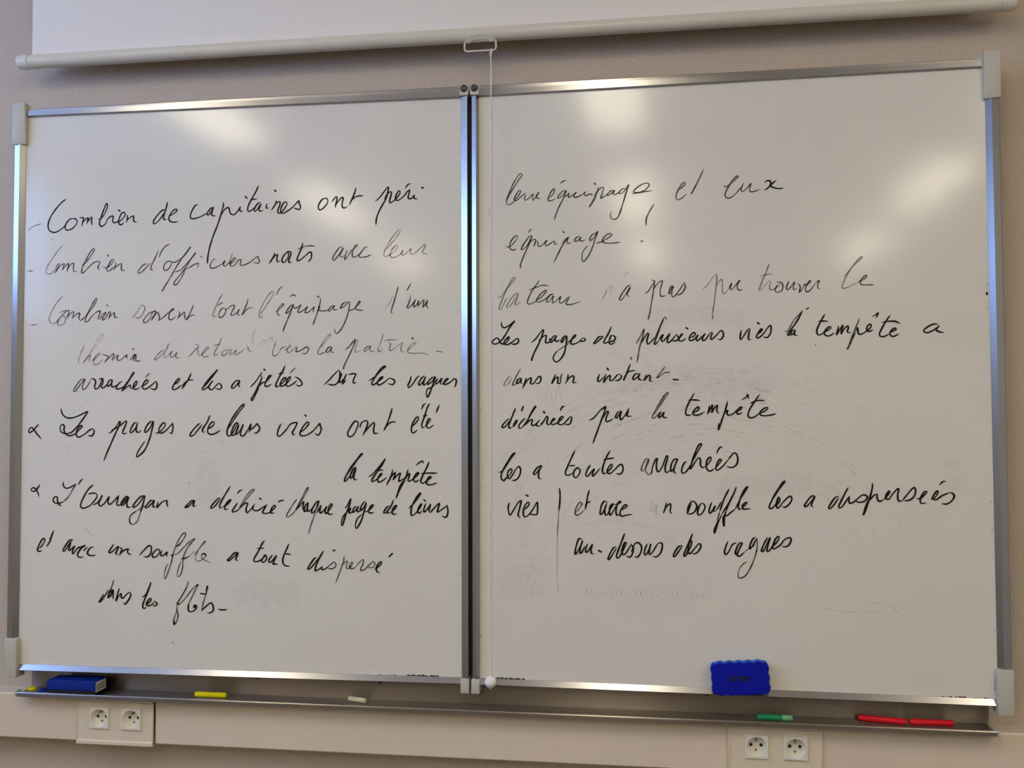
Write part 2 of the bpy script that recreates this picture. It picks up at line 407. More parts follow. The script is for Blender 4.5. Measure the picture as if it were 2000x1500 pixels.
# traced pen strokes: wing|line, then pressure grade and points (x, z in 0.1 mm on the wing)
STROKES = r"""
W|L|- Combien de capitaines ont péri
T|-
l 72,9949 152,10023 253,10063 392,10099
T|Combien
d 991,10650 879,10573 729,10411 606,10224 558,10059 585,9951 661,9897 750,9892 863,9943 962,10024 1049,10140
d 1187,10196 1111,10191 1024,10117 983,10023 994,9952 1052,9931 1165,9971 1251,10063 1270,10146 1224,10192 1149,10199
d 1332,10208 1430,10203 1409,10118 1390,10012
d 1399,10083 1488,10175 1543,10204 1529,10126 1515,10063
d 1529,10103 1608,10209 1636,10199 1622,10124 1645,10033
d 1784,10157 1888,10211 1985,10373 2011,10495 1988,10524 1947,10445 1875,10258 1822,10094 1835,10018 1886,9998 1965,10055 2018,10160 2100,10223 2154,10212 2138,10121 2169,10073 2251,10089 2337,10120 2416,10195 2442,10265 2404,10302 2355,10280 2306,10187 2283,10093 2308,10033 2358,10025 2417,10073
d 2284,10360 2314,10337
d 2484,10245 2500,10174 2474,10071
d 2476,10111 2572,10186 2646,10212 2644,10137 2660,10085 2727,10069
T|de
d 3426,10318 3347,10328 3245,10241 3153,10127 3124,10062 3139,10022 3198,10039 3300,10146 3392,10284
d 3458,10512 3435,10400 3385,10237 3364,10144 3394,10106 3443,10118
d 3496,10183 3593,10231 3678,10287 3690,10322 3641,10335 3568,10279 3508,10187 3497,10105 3546,10057 3632,10040 3720,10059
T|capitaines
d 4187,10424 4129,10414 4057,10311 4009,10196 4019,10125 4107,10111 4229,10142 4350,10197 4403,10231
d 4557,10354 4494,10333 4422,10253 4403,10196 4435,10183 4507,10251 4557,10338 4566,10361
d 4778,10461 4791,10405 4761,10290 4714,10128 4643,9921 4548,9691 4477,9460 4431,9229 4420,9071
d 4542,10343 4458,10241
d 4555,10331 4514,10227 4534,10166 4609,10162
d 4742,10174 4809,10288 4893,10339 4929,10308 4942,10226 4983,10183 5051,10177 5135,10267 5187,10347 5173,10289 5188,10247 5248,10250
d 5305,10575 5344,10534
d 5613,10816 5552,10683 5457,10524 5386,10387 5358,10283 5387,10236 5459,10264 5518,10325
d 5419,10488 5493,10507 5575,10513
d 5669,10425 5606,10415 5542,10336 5514,10262 5541,10232 5602,10299 5664,10390 5629,10287 5641,10236 5718,10249
d 5812,10397 5794,10333 5808,10291 5856,10308
d 6038,10469 6001,10368 5913,10246
d 5928,10266 6039,10408 6115,10429 6104,10342 6061,10228 6085,10176 6140,10184 6213,10265 6275,10371 6255,10427 6194,10397 6142,10294 6133,10207 6181,10169 6283,10216 6389,10287 6483,10376 6549,10441 6559,10385 6593,10304 6567,10247 6508,10258 6432,10281
d 5987,10692 6018,10677
T|ont
d 7168,10481 7086,10450 7015,10348 6999,10268 7039,10221 7110,10254 7192,10343 7220,10422 7187,10476 7125,10471
d 7309,10392 7368,10464 7414,10508 7431,10473 7415,10382 7389,10263
d 7403,10325 7497,10446 7555,10488 7569,10453 7546,10343 7558,10261 7614,10250 7666,10283
d 7861,10695 7835,10586 7766,10428 7708,10306
d 7768,10417 7843,10483 7929,10505 8022,10507
T|péri
d 8306,10375 8406,10465 8521,10610 8591,10683 8593,10607 8545,10427 8453,10270 8372,10113 8328,9977 8319,9850
d 8510,10405 8556,10506 8626,10570 8667,10564 8651,10469 8624,10367 8638,10326 8695,10358 8772,10419 8852,10519 8859,10583 8822,10584 8776,10499 8758,10420 8788,10378 8857,10399 8949,10471 9018,10559 9069,10603 9078,10580 9055,10501 9044,10434 9076,10405 9131,10424 9182,10488 9170,10430 9195,10404 9251,10397
d 8977,10638 9036,10718 9106,10745
d 9351,10648 9379,10636
W|L|- Combien d'officiers morts avec leur
T|-
m 72,9005 131,9004 207,9017
T|Combien
l 939,9581 857,9516 720,9342 584,9155 523,9014 535,8943 601,8925 681,8959 763,9045
m 763,9021 787,9115 829,9161 847,9137 806,9044 742,8938
m 764,8985 875,9113 970,9156 951,9088 922,9001
m 932,9029 1026,9126 1076,9156 1072,9085 1033,8972
m 1048,9031 1139,9142 1201,9165 1198,9082 1204,8987 1285,8967
m 1398,9101 1527,9204 1649,9367 1706,9460 1685,9484 1624,9438 1526,9275 1428,9089 1397,8971 1425,8930 1505,8992 1603,9096 1707,9172 1789,9191 1842,9173 1818,9103 1791,9045 1844,9008
m 1910,9066 1990,9040 2082,9085 2163,9171 2177,9222 2130,9218 2064,9121 2016,9016 2029,8962 2103,8986 2182,9060
m 2024,9334 2044,9310
m 2210,9169 2228,9099 2178,8987
m 2190,9024 2300,9102 2362,9126 2365,9044 2371,8980 2448,8969
T|d'officiers
m 2997,9111 2906,9090 2808,8999 2767,8929 2782,8896 2858,8925 2968,9030 3078,9133
m 3252,9402 3163,9213 3079,9039 3087,8967 3133,8977
m 3520,9543 3429,9506 3333,9396 3270,9250
m 3556,9145 3654,9131 3823,9232 3968,9392 4026,9467 4004,9454 3944,9369 3823,9220 3679,9014 3559,8807 3439,8623 3347,8478 3408,8535
m 3531,9157 3446,9136 3385,9044 3391,8962 3448,8949 3520,9006 3568,9105 3543,9157 3482,9154
m 3644,8908 3777,8942 3874,9033 4067,9238 4149,9336 4127,9318 4043,9210 3923,9032 3827,8894 3706,8757 3634,8670 3642,8619 3683,8615 3756,8693 3852,8847 3899,8967 3984,8995 4093,9058 4209,9095 4197,9037 4193,8988
m 4266,9249 4290,9228
m 4630,9164 4577,9179 4517,9111 4486,9030 4506,8977 4590,8979 4699,9026 4783,9077 4835,9138 4804,9070 4810,9021 4848,9018 4920,9078 4977,9147
l 5017,9312 4986,9227 4934,9067
m 4935,9050 5035,9117 5085,9174 5071,9202 5023,9169 4975,9089 4964,9031 5000,9005 5084,9047 5136,9124 5191,9153 5218,9129 5194,9061 5206,9023 5288,9028 5407,9079 5515,9157 5598,9217 5615,9178 5644,9108 5625,9064 5563,9064 5505,9093
T|morts
d 6000,9288 5972,9204 5873,9047
d 5892,9084 6003,9214 6062,9241 6049,9156 6063,9084 6116,9101
d 6288,9295 6224,9237 6170,9141 6182,9070 6241,9082 6300,9161 6324,9248 6288,9300 6342,9303 6375,9286 6366,9217 6324,9115 6336,9062 6391,9067
d 6649,9495 6619,9383 6560,9247 6521,9145 6533,9094 6592,9115 6702,9198 6796,9276 6843,9274 6848,9194 6825,9114 6769,9068
m 6531,9351 6607,9388 6725,9417 6843,9423 6920,9405
T|avec
m 7566,9382 7500,9372 7430,9294 7349,9171 7337,9102 7370,9088 7454,9179 7575,9355 7524,9246 7501,9178 7536,9150 7606,9187
m 7664,9307 7629,9198 7604,9112 7630,9104 7711,9219 7771,9320
m 7758,9275 7839,9341 7902,9408 7874,9418 7816,9353 7781,9240 7793,9158 7851,9149 7932,9202
m 8134,9361 8072,9358 7990,9258 7930,9172 7963,9140 8084,9144 8216,9191
T|leur
l 8535,9285 8662,9423 8800,9589 8869,9696 8860,9721 8805,9702 8685,9558 8558,9357 8498,9222 8512,9152 8570,9148 8639,9183 8722,9240 8803,9335 8789,9385 8731,9353 8662,9264 8639,9162 8685,9113 8778,9134 8881,9195 8932,9275 8895,9206 8920,9164 8989,9197 9104,9303 9088,9226 9113,9178 9184,9194 9283,9275 9363,9348 9418,9387 9423,9342 9375,9246 9377,9196 9482,9169
W|L|- Combien sovent tout l'équipage d'un
T|-
l 139,7749 215,7753 346,7774
T|Combien
l 956,8407 874,8344 738,8170 641,7982 617,7876 656,7798 719,7780 799,7819 848,7908
l 862,8014 929,8053 1012,8075 1030,8046 943,7977 856,7861 825,7779 866,7736 946,7746 1008,7811 1019,7893 981,7948 906,7935
m 1017,8066 1104,8074 1093,7998 1045,7881
m 1057,7916 1155,8016 1223,8043 1206,7961 1183,7879
m 1200,7907 1318,8006 1369,7994 1345,7912 1383,7833
m 1383,7833 1470,7898 1618,8060 1752,8246 1783,8339 1751,8328 1665,8200 1568,8014 1501,7850 1521,7803 1583,7837 1681,7953 1768,8022 1862,8051 1843,7962 1807,7846
m 2022,8187 2044,8165
m 1857,7857 1918,7961 1991,8018 2004,7995 1943,7914 1919,7856 1957,7843 2018,7913 2061,7994 2091,8029 2116,8005 2092,7923 2073,7860
m 2073,7888 2166,7980 2210,8008 2211,7945 2229,7897 2305,7901
T|sovent
l 2632,7875 2734,7983 2819,8110 2867,8167 2924,8143 2935,8061 2882,7957 2797,7877 2706,7890
m 3127,8011 3041,7977 2957,7886 2908,7800 2946,7765 3019,7803 3091,7907 3127,7999 3195,8028 3182,7940 3100,7813
m 3099,7848 3177,7940 3250,7997 3270,7962 3300,7868 3281,7811 3398,7890 3519,7993 3616,8038 3640,8072 3591,8061 3543,7992 3515,7888 3533,7830 3594,7829 3690,7897
m 3738,8012 3775,7977 3751,7884 3716,7827
m 3727,7861 3836,7953 3896,7986 3890,7917 3910,7824
m 4101,8150 4054,8030 3982,7892 3930,7812 3995,7869 4055,7914 4152,7917
T|tout
l 4800,8398 4717,8284 4610,8055 4558,7917 4588,7871 4648,7904
m 4663,8119 4718,8157 4802,8190
m 4822,8070 4767,8052 4708,7950 4703,7880 4745,7850 4816,7902 4864,7993 4839,8056 4798,8066
m 4851,8016 4959,8095 5048,8128 5067,8093 5008,7979 4984,7910 5033,7898 5128,7966 5183,8034 5140,7942 5152,7908 5212,7907
m 5382,8267 5366,8180 5295,8020 5248,7906 5296,7963 5379,8042 5503,8074
T|l'équipage
l 5666,7899 5761,8035 5902,8239 5977,8364 5972,8410 5901,8389 5807,8264 5701,8082 5642,7922 5655,7849 5702,7839 5726,7875
m 6185,8532 6114,8476 6044,8333
m 6018,7962 6094,8007 6200,8096 6216,8130 6183,8136 6105,8052 6070,7950 6094,7885 6130,7891
m 6348,8288 6428,8337 6499,8297
m 6443,8115 6377,8093 6295,7992 6260,7924 6319,7945 6401,8036 6443,8122 6378,7956 6285,7740 6219,7581 6205,7508
m 6439,8081 6472,8034 6566,8067 6613,8112 6555,7999 6548,7937 6626,7959 6731,8041 6767,8063 6720,7984 6713,7927 6779,7938 6868,8016 6919,8061 6896,7986 6901,7936
m 6989,8292 7024,8276
m 7048,8248 7060,8195 7025,8048 6967,7866 6886,7651
m 7002,8059 7049,8059 7014,7991 7072,7967 7178,7965 7253,7993
m 7376,8076 7318,8065 7248,7987 7260,7952 7318,7997 7383,8075 7353,8019 7377,7978 7458,7990
m 7644,8150 7575,8117 7517,8028 7528,8016 7610,8060 7691,8149 7726,8126 7692,7922 7634,7742 7541,7562 7449,7461 7402,7484 7376,7564
m 7692,7963 7785,7977 7877,8044 7959,8133 7951,8167 7901,8100 7859,8022 7889,7976 8029,7957
T|d'un
f 8468,7932 8572,8054 8687,8210
f 8710,8278 8652,8155 8606,8042
m 8820,8468 8790,8355 8733,8153 8676,7973 8669,7895 8710,7887
m 9111,8541 9077,8485 9013,8374
m 9105,8270 9077,8147 9027,8024 9043,7990 9112,8045 9203,8167
m 9210,8185 9169,8066 9180,8010 9260,8098 9283,8154 9272,8053 9272,8008
m 9283,8042 9363,8142 9398,8163 9386,8074 9375,8006 9420,8051 9477,8151 9455,8050 9489,7977
W|L|chemin du retour vers la patrie -
T|chemin
l 1491,7268 1443,7170 1382,7030 1347,6913 1372,6855
l 1465,6861 1533,6958 1607,7028 1644,7039 1608,6946 1614,6887
f 1465,6865 1631,7074 1802,7283 1925,7445 1936,7515 1886,7516 1801,7377 1680,7167 1558,6981 1465,6854
l 1658,6898 1757,6968 1855,7048 1880,7083 1818,7072 1744,6979 1721,6874 1754,6820 1846,6850 1931,6931
m 1930,7059 2004,7035 2079,6999 2018,6918 1994,6860
m 2001,6883 2129,7010 2190,7068 2215,7044 2167,6940 2192,6916
m 2192,6928 2277,7020 2314,7031 2290,6950 2315,6915 2389,6937 2475,7006 2524,7041 2512,6983 2549,6966
m 2587,6905 2659,7004 2720,7050 2685,6946 2710,6899 2747,6910
m 2636,6911 2745,7038 2734,6945 2772,6894 2850,6902
m 2657,7184 2690,7162
T|du
l 3430,7135 3345,7113 3236,7009 3183,6929 3213,6917 3310,6985 3418,7112
l 3526,7289 3478,7181 3407,7031 3420,6973 3481,6983 3577,7087 3601,7109 3565,7017 3590,6971 3675,7028 3723,7085 3687,6993 3712,6958 3785,6968
T|retour
l 4134,7258 4195,7253 4231,7206 4159,7138 3991,6973
l 4159,7172 4220,7137 4221,7044 4257,7005 4353,7066 4425,7123 4473,7180 4437,7192 4365,7123 4317,7032 4354,6974 4475,6995
l 4581,7213 4641,7242 4761,7257
l 4772,7402 4725,7292 4642,7132 4595,7029 4631,7005 4703,7050
l 4871,7117 4823,7111 4775,7038 4800,6996 4860,7014 4919,7082 4895,7129 4847,7106
l 4919,7105 4979,7139 5003,7104 4967,7036 4980,7013 5051,7058 5111,7115 5087,7034 5111,7011 5219,7067 5302,7135
l 5356,7215 5397,7180 5397,7123 5481,7064
T|vers
l 6038,7298 6004,7195 5962,7059 5969,7001 6017,6971 6099,7034 6170,7147 6252,7169 6288,7192
l 6229,7101 6323,7146 6382,7202 6347,7202 6300,7112 6324,7043 6406,7088 6488,7155
m 6488,7166 6524,7155 6501,7075 6524,7063 6618,7096 6712,7152 6771,7163 6788,7106 6736,7027 6677,7016 6642,7028
T|la
l 7041,7148 7134,7227 7250,7361 7297,7424 7250,7429 7157,7317 7041,7137 6999,7035 7053,7005 7181,7056
m 7321,7167 7240,7146 7193,7067 7240,7044 7321,7145 7303,7077 7322,7043 7380,7031
T|patrie
m 7625,7096 7717,7162 7810,7286 7856,7319 7833,7218 7741,7015 7649,6835 7579,6677
l 7764,7207 7822,7263 7891,7303 7914,7262 7868,7149 7852,7059 7892,7036 7996,7091
l 8204,7168 8123,7157 8054,7079 8077,7045 8158,7112 8209,7168 8181,7089 8216,7050 8297,7058
l 8485,7430 8458,7322 8400,7176 8366,7075 8401,7041 8481,7097
l 8504,7277 8619,7298 8791,7300
l 8608,7230 8654,7218 8631,7129 8642,7061 8734,7105 8849,7193 8918,7226 8883,7125 8906,7035 8964,7046
l 9044,7067 9147,7145 9227,7222 9181,7223 9089,7157 9032,7056 9078,7004 9238,6998 9398,7000 9500,6945
m 9133,7336 9156,7317
T|-
d 9671,7037 9811,7020
W|L|arrachées et les a jetées sur les vagues
T|arrachées
m 1502,6502 1415,6479 1317,6363 1244,6247 1257,6216 1331,6234
m 1294,6235 1416,6386 1515,6495 1479,6397 1455,6304 1481,6257 1567,6326 1664,6489
d 1664,6501 1726,6500 1777,6441 1753,6325 1779,6266 1865,6324 1937,6510
d 1850,6487 1937,6505 1951,6417 1915,6312 1970,6295 2063,6381
d 2173,6485 2099,6450 2058,6346 2093,6334 2173,6415 2173,6473 2157,6357 2199,6310 2285,6356
d 2420,6436 2346,6402 2274,6298 2299,6263 2397,6285 2483,6343
d 2410,6222 2495,6366 2628,6528 2706,6638 2664,6609 2580,6458 2459,6273 2410,6220 2533,6307 2606,6353 2619,6295 2651,6267
d 2651,6267 2717,6318 2777,6399 2765,6445 2704,6376 2685,6295 2742,6252 2840,6294
d 2864,6317 2950,6351 3035,6420 3022,6466 2961,6432 2906,6328 2926,6270 3000,6265 3109,6338 3194,6407 3230,6430
m 3081,6612 3021,6571 2967,6513
d 3213,6441 3255,6372 3232,6268 3171,6249 3097,6280
T|et
d 3657,6357 3754,6414 3790,6483 3753,6483 3669,6380 3622,6276 3647,6237 3743,6276 3828,6344
d 4063,6608 3996,6470 3901,6332 3841,6252
d 3840,6309 3948,6424 4033,6458 4117,6450
T|les
d 4360,6340 4503,6500 4634,6637 4689,6682 4651,6648 4551,6511 4408,6351 4324,6260 4361,6237 4457,6293 4528,6385 4576,6430 4540,6396 4481,6305 4518,6235 4578,6247 4661,6338 4733,6383
d 4721,6383 4769,6337 4782,6280 4722,6239 4638,6269
T|a
d 5199,6441 5116,6426 5033,6335 5014,6278 5057,6266 5140,6346 5200,6425 5176,6334 5212,6288
T|jetées
d 5451,6286 5557,6388 5675,6547 5722,6615
d 5723,6535 5688,6410 5606,6251 5536,6114 5477,6023 5501,5982 5571,6114 5653,6296
d 5641,6296 5724,6375 5819,6409 5913,6511 5932,6545 5877,6523 5819,6420 5791,6318 5843,6299 5938,6351
d 5765,6679 5793,6665
d 6255,6759 6196,6634 6103,6475 6044,6339 6056,6289 6127,6315
d 6102,6566 6161,6593 6232,6599
d 6127,6315 6209,6383 6280,6474 6233,6485 6162,6395 6139,6327 6186,6299 6292,6360 6386,6484 6362,6507 6304,6439 6281,6326 6328,6296 6434,6347 6528,6426
m 6491,6711 6420,6643 6362,6582
d 6480,6506 6574,6460 6645,6368 6634,6323 6575,6301 6504,6335
T|sur
d 7149,6324 7254,6420 7370,6544 7486,6651
d 7486,6651 7510,6599 7499,6452 7441,6351 7359,6317 7231,6341
d 7522,6565 7552,6565 7510,6452 7499,6373 7557,6406 7638,6496
d 7661,6564 7592,6406 7569,6338 7650,6428
m 7579,6689 7598,6677
d 7696,6541 7800,6562 7870,6550 7824,6449 7813,6370 7840,6359 7882,6370
T|les
d 8160,6401 8298,6490 8459,6646 8539,6713 8516,6725 8424,6658 8309,6490 8234,6356 8264,6315 8367,6377 8459,6467
d 8356,6377 8448,6444 8482,6489 8425,6467 8356,6366 8390,6310 8505,6365 8620,6465
d 8620,6465 8712,6431 8747,6386 8701,6319 8597,6342
T|vagues
d 9113,6506 9090,6394 9044,6305 9067,6249 9147,6326 9238,6460 9307,6504
d 9409,6503 9341,6448 9284,6348 9295,6298 9375,6369 9432,6481 9386,6347 9398,6302 9455,6346
d 9636,6479 9557,6446 9477,6346 9489,6313 9580,6379 9648,6479 9602,6323 9534,6145 9477,6038 9448,6123 9477,6212 9557,6245 9648,6322
d 9705,6445 9659,6356 9682,6322 9761,6411 9795,6444 9761,6344 9784,6310
d 9788,6310 9874,6376 9942,6432 9897,6432 9840,6354 9863,6310 9965,6353 10078,6442
d 10044,6442 10112,6408 10100,6297 10067,6252
W|L|α Les pages de leurs vies ont été
T|α
d 398,5470 329,5395 229,5302 166,5285 158,5332 215,5396 266,5372 356,5255 471,5133
T|Les
d 945,5820 964,5733 1028,5651 1128,5611 1278,5627 1451,5696 1587,5754 1526,5649 1355,5428 1208,5288 1083,5254 971,5284 927,5359 943,5441 1005,5459 1031,5405 1020,5335 1071,5242 1159,5207 1283,5242 1394,5346 1467,5423 1405,5428 1332,5312 1329,5207 1396,5176 1520,5241 1643,5334 1729,5369
d 1717,5369 1755,5322 1743,5253 1694,5199 1607,5218
T|pages
d 2107,5264 2175,5298 2297,5426 2370,5530 2366,5449 2275,5264 2179,5055 2083,4846 1999,4642
d 2175,5345 2273,5368 2395,5449 2517,5537 2530,5495 2470,5356 2442,5275 2484,5245 2545,5275
d 2776,5506 2715,5483 2642,5367 2624,5286 2668,5281 2753,5379 2800,5494 2770,5379 2778,5298 2839,5286 2888,5332
d 3142,5535 3070,5493 2990,5378 2974,5286 3023,5297 3107,5401 3167,5528 3156,5401 3086,5124 2967,4870 2797,4727 2784,4766 2844,4893 2976,5078
d 3231,5267 3304,5274 3400,5354 3460,5446 3435,5497 3363,5446 3308,5343 3323,5274 3389,5267 3486,5331 3630,5480
d 3630,5497 3643,5423 3639,5331 3608,5257 3559,5280
T|de
d 4283,5479 4223,5444 4116,5330 4049,5227 4069,5192 4141,5226 4248,5353 4332,5456
d 4511,5659 4452,5513 4357,5375 4340,5295 4394,5283
d 4453,5375 4537,5386 4613,5466 4603,5512 4548,5501 4484,5398 4461,5295 4514,5237 4634,5249 4758,5324
T|leurs
d 4945,5363 5039,5511 5181,5716 5311,5876 5287,5899 5192,5808 5015,5557 4921,5328 4927,5214 4970,5196 5041,5260 5124,5396 5171,5476 5123,5483 5052,5374 5017,5260 5042,5214 5113,5248 5195,5419
d 5195,5453 5136,5305 5137,5237 5220,5316 5290,5453 5232,5282 5244,5202 5316,5214 5398,5327 5469,5464 5446,5350 5434,5282
d 5434,5316 5541,5396 5623,5475 5635,5430 5678,5384 5648,5304 5589,5259 5537,5277
T|vies
d 6168,5467 6121,5372 6086,5258 6105,5190 6181,5224 6298,5349 6391,5462 6532,5489 6486,5371 6428,5269 6463,5224 6491,5235
d 6627,5280 6721,5359 6802,5461 6790,5501 6744,5483 6662,5382 6604,5257 6639,5201 6745,5212 6885,5291 7001,5415 7059,5471 7067,5410 7090,5358 7060,5257 7014,5212 6944,5257
d 6719,5660 6743,5631
T|ont
d 7896,5521 7850,5521 7769,5413 7695,5278 7700,5200 7758,5177 7839,5244 7908,5390 7926,5480 7884,5521 7843,5492
d 7966,5368 8000,5480 8092,5529 8139,5502 8127,5412 8035,5206
d 8047,5244 8150,5367 8265,5484 8295,5457 8277,5345 8289,5255 8381,5255
d 8690,5807 8656,5680 8576,5456 8503,5304
d 8507,5344 8622,5467 8713,5505 8777,5489
T|été
d 9109,5388 9193,5454 9273,5555 9266,5610 9204,5566 9136,5432 9120,5310 9159,5258 9250,5321
d 9443,5900 9386,5867 9348,5771
d 9523,5899 9466,5788 9409,5610 9352,5454 9364,5376 9421,5387
d 9386,5628 9455,5637
d 9421,5409 9500,5487 9545,5554 9507,5565 9466,5487 9461,5398 9511,5365 9613,5431
d 9743,5869 9704,5787 9670,5698
W|L|α L'Ouragan a déchiré chaque page de leurs
T|α
d 450,4092 401,4015 327,3944 256,3944 246,3990 295,4021 351,3991 403,3910 437,3821
T|L'Ouragan
d 1032,3704 907,3668 807,3691 781,3761 830,3819 880,3808 887,3726 933,3634 991,3616
d 1025,4153 1026,4076 1077,4018 1176,4026 1337,4113
m 1337,4113 1252,3985 1155,3821 1032,3704
d 1497,4230 1436,4171 1394,4097
d 1752,4092 1649,4010 1527,3824 1455,3661 1456,3591 1531,3564 1679,3628 1801,3756 1849,3849 1811,3900 1724,3906 1631,3882
d 1753,3640 1851,3687 1948,3815 1972,3861 1924,3757 1888,3664 1926,3618 2024,3677 2133,3828 2110,3712 2147,3655 2233,3713 2366,3852
d 2366,3864 2343,3760 2319,3668 2369,3633 2466,3692 2587,3831 2514,3807 2430,3691 2443,3634 2516,3681 2607,3819 2565,3692 2578,3600 2664,3601
d 2717,3199 2656,3233 2630,3313 2666,3417 2787,3510
m 2885,3465 2814,3280 2717,3199
d 2973,3856 2893,3833 2784,3729 2712,3624 2737,3590 2846,3672 2983,3852 2956,3695 2885,3465
m 2787,3510 2933,3592 3017,3638
d 3199,3755 3126,3743 3042,3650 3001,3592 3042,3586 3139,3662 3218,3748 3188,3651 3196,3605 3249,3606
d 3309,3721 3286,3595 3394,3710 3515,3750 3515,3677 3540,3608
T|a
d 4167,3761 4095,3749 3999,3657 3947,3600 4024,3623 4167,3755 4143,3681 4144,3624 4197,3641
T|déchiré
d 4778,3811 4730,3811 4623,3708 4552,3616 4565,3589 4648,3640 4778,3800
d 4998,4074 4920,3949 4814,3777 4756,3640 4768,3595 4827,3618
d 4827,3618 4934,3676 5017,3767 5005,3783 4934,3721 4882,3630 4888,3562 4959,3574
d 5172,3712 5125,3643 5055,3541 5067,3507 5150,3530 5209,3576
d 5289,3996 5230,3985 5166,3916
m 5209,3565 5339,3736 5480,3918 5562,3998 5538,4014 5456,3963 5338,3804 5209,3587
d 5209,3587 5327,3690 5410,3702 5375,3589 5388,3498 5447,3533 5576,3692
d 5564,3681 5529,3601 5541,3556 5636,3545 5742,3603 5860,3683
d 5689,3817 5713,3795
d 5848,3672 5778,3558 5755,3501 5838,3479 5943,3525 6049,3628 6037,3662 5983,3627 5943,3548 5955,3492 6021,3492
d 6123,3741 6177,3769 6229,3776
T|chaque
m 6541,3801 6436,3665 6332,3495 6309,3427 6344,3405 6449,3485 6519,3564
m 6507,3564 6612,3722 6728,3903 6802,4039 6781,4057 6727,3971 6635,3790 6519,3564
d 6519,3564 6612,3666 6693,3746 6682,3633 6706,3521
d 6799,3735 6741,3667 6711,3566 6741,3532 6788,3623 6799,3724 6781,3600 6800,3533 6869,3590
m 6986,3590 6917,3388 6848,3185 6814,3046
d 7043,3771 6985,3736 6893,3590 6874,3511 6928,3523 7009,3636 7043,3771 6986,3590
d 6998,3501 7056,3613 7090,3670 7068,3569 7079,3501 7161,3569 7218,3648 7184,3547 7207,3491 7277,3570 7346,3672 7323,3705 7265,3615 7254,3503 7289,3476 7354,3486
T|page
d 7624,3618 7682,3663 7762,3820 7740,3686 7659,3484 7579,3238 7556,3304 7602,3439 7705,3552 7763,3619 7728,3529 7752,3507 7821,3553
d 7901,3654 7848,3631 7809,3553 7821,3519 7901,3598 7936,3654 7913,3576 7925,3531 7994,3576
d 8097,3767 8039,3722 7982,3599 7994,3565 8062,3633 8108,3734 8074,3577 8006,3353 7902,3178 7872,3241 7913,3386 8028,3487
d 8074,3532 8166,3567 8269,3668 8246,3690 8189,3623 8166,3533 8224,3511 8286,3534
T|de
d 8636,3671 8579,3648 8510,3547 8510,3514 8579,3548 8647,3660
d 8727,3805 8670,3671 8590,3559 8590,3515 8647,3526
d 8647,3526 8727,3583 8796,3672 8773,3683 8716,3627 8693,3527 8727,3489 8796,3499
T|leurs
d 9058,3619 9171,3730 9285,3875 9330,3942 9307,3953 9217,3830 9126,3652 9114,3497 9137,3464 9217,3520 9307,3632 9353,3721 9307,3687 9262,3565 9296,3521 9364,3577
d 9398,3810 9432,3783
d 9443,3732 9398,3610 9409,3544 9477,3611 9545,3711 9511,3589 9534,3534
d 9534,3523 9624,3634 9737,3735 9715,3635 9692,3546 9760,3580 9906,3681
d 9906,3703 9929,3570 9906,3460 9850,3437 9793,3470
W|L|la tempête
T|la
d 7634,4301 7749,4447 7910,4672 8025,4796 8002,4802 7910,4694 7726,4447 7622,4234 7645,4200 7738,4313 7818,4436
d 7876,4504 7818,4470 7761,4347 7761,4268 7819,4313 7876,4448 7864,4504 7830,4313 7853,4235 7911,4246
d 7846,4448 7795,4313
T|tempête
d 8164,4303 8256,4360 8417,4539 8531,4691 8463,4561 8302,4338 8234,4226 8257,4199 8348,4248 8463,4360 8440,4372 8371,4271 8383,4193 8452,4204 8578,4294
d 8302,4438 8394,4445 8497,4450
d 8703,4462 8669,4317 8566,4120
d 8578,4171 8681,4317 8760,4395 8738,4295 8715,4239 8806,4340 8875,4384 8852,4295 8841,4206 8898,4229 8966,4285
d 9046,4463 9012,4340 8921,4140 8829,3961 8779,3832
d 8795,3905 8875,4117 8977,4251 9068,4374 9080,4341 9046,4229 9069,4207 9148,4252 9228,4363 9262,4386
d 9137,4252 9194,4285 9284,4375 9262,4397 9205,4341 9171,4241 9216,4197 9296,4241
d 9216,4552 9284,4604 9364,4648 9387,4597
d 9511,4631 9455,4497 9375,4342 9330,4208 9375,4164 9443,4209 9557,4298
d 9330,4375 9489,4387 9697,4387
d 9443,4220 9557,4287 9545,4320 9489,4276 9455,4165 9534,4132 9688,4177
W|L|et avec un souffle a tout dispersé
T|et
d 448,2641 522,2700 591,2817 582,2864 533,2851 459,2734 418,2629 437,2578 529,2589
d 804,3052 768,2959 709,2795 635,2683
m 707,2865 746,2807
T|avec
d 1273,2844 1194,2836 1096,2708 1036,2603 1073,2587 1146,2685 1231,2813 1269,2830
d 1232,2779 1191,2674 1185,2605 1246,2640 1320,2710 1272,2594 1285,2530 1358,2619 1432,2700
d 1358,2642 1457,2678 1580,2725 1494,2667 1409,2561 1398,2480 1472,2451 1527,2471
d 1544,2609 1618,2680
d 1778,2682 1716,2681 1643,2599 1639,2530 1719,2497 1830,2510
T|un
d 2265,2764 2221,2699 2149,2595 2174,2565 2259,2619 2368,2712 2345,2620 2309,2551 2371,2529
d 2393,2690 2455,2656 2407,2518
d 2395,2518 2504,2622 2614,2658 2590,2601 2627,2544 2681,2533
T|souffle
d 2884,2524 2968,2617 3089,2733 3149,2723 3162,2643 3139,2551 3067,2488 2982,2491
d 3308,2656 3248,2621 3188,2540 3201,2483 3273,2496 3357,2588 3345,2645 3284,2667
d 3417,2635 3382,2554 3394,2513 3455,2532 3539,2602 3515,2533 3552,2511
m 3743,2707 3803,2765 3910,2881 3965,2995 3945,3034 3873,2983 3790,2856 3719,2696 3672,2535 3626,2352 3556,2146 3497,2008 3472,2065 3495,2214 3554,2351
d 3643,2535 3661,2512
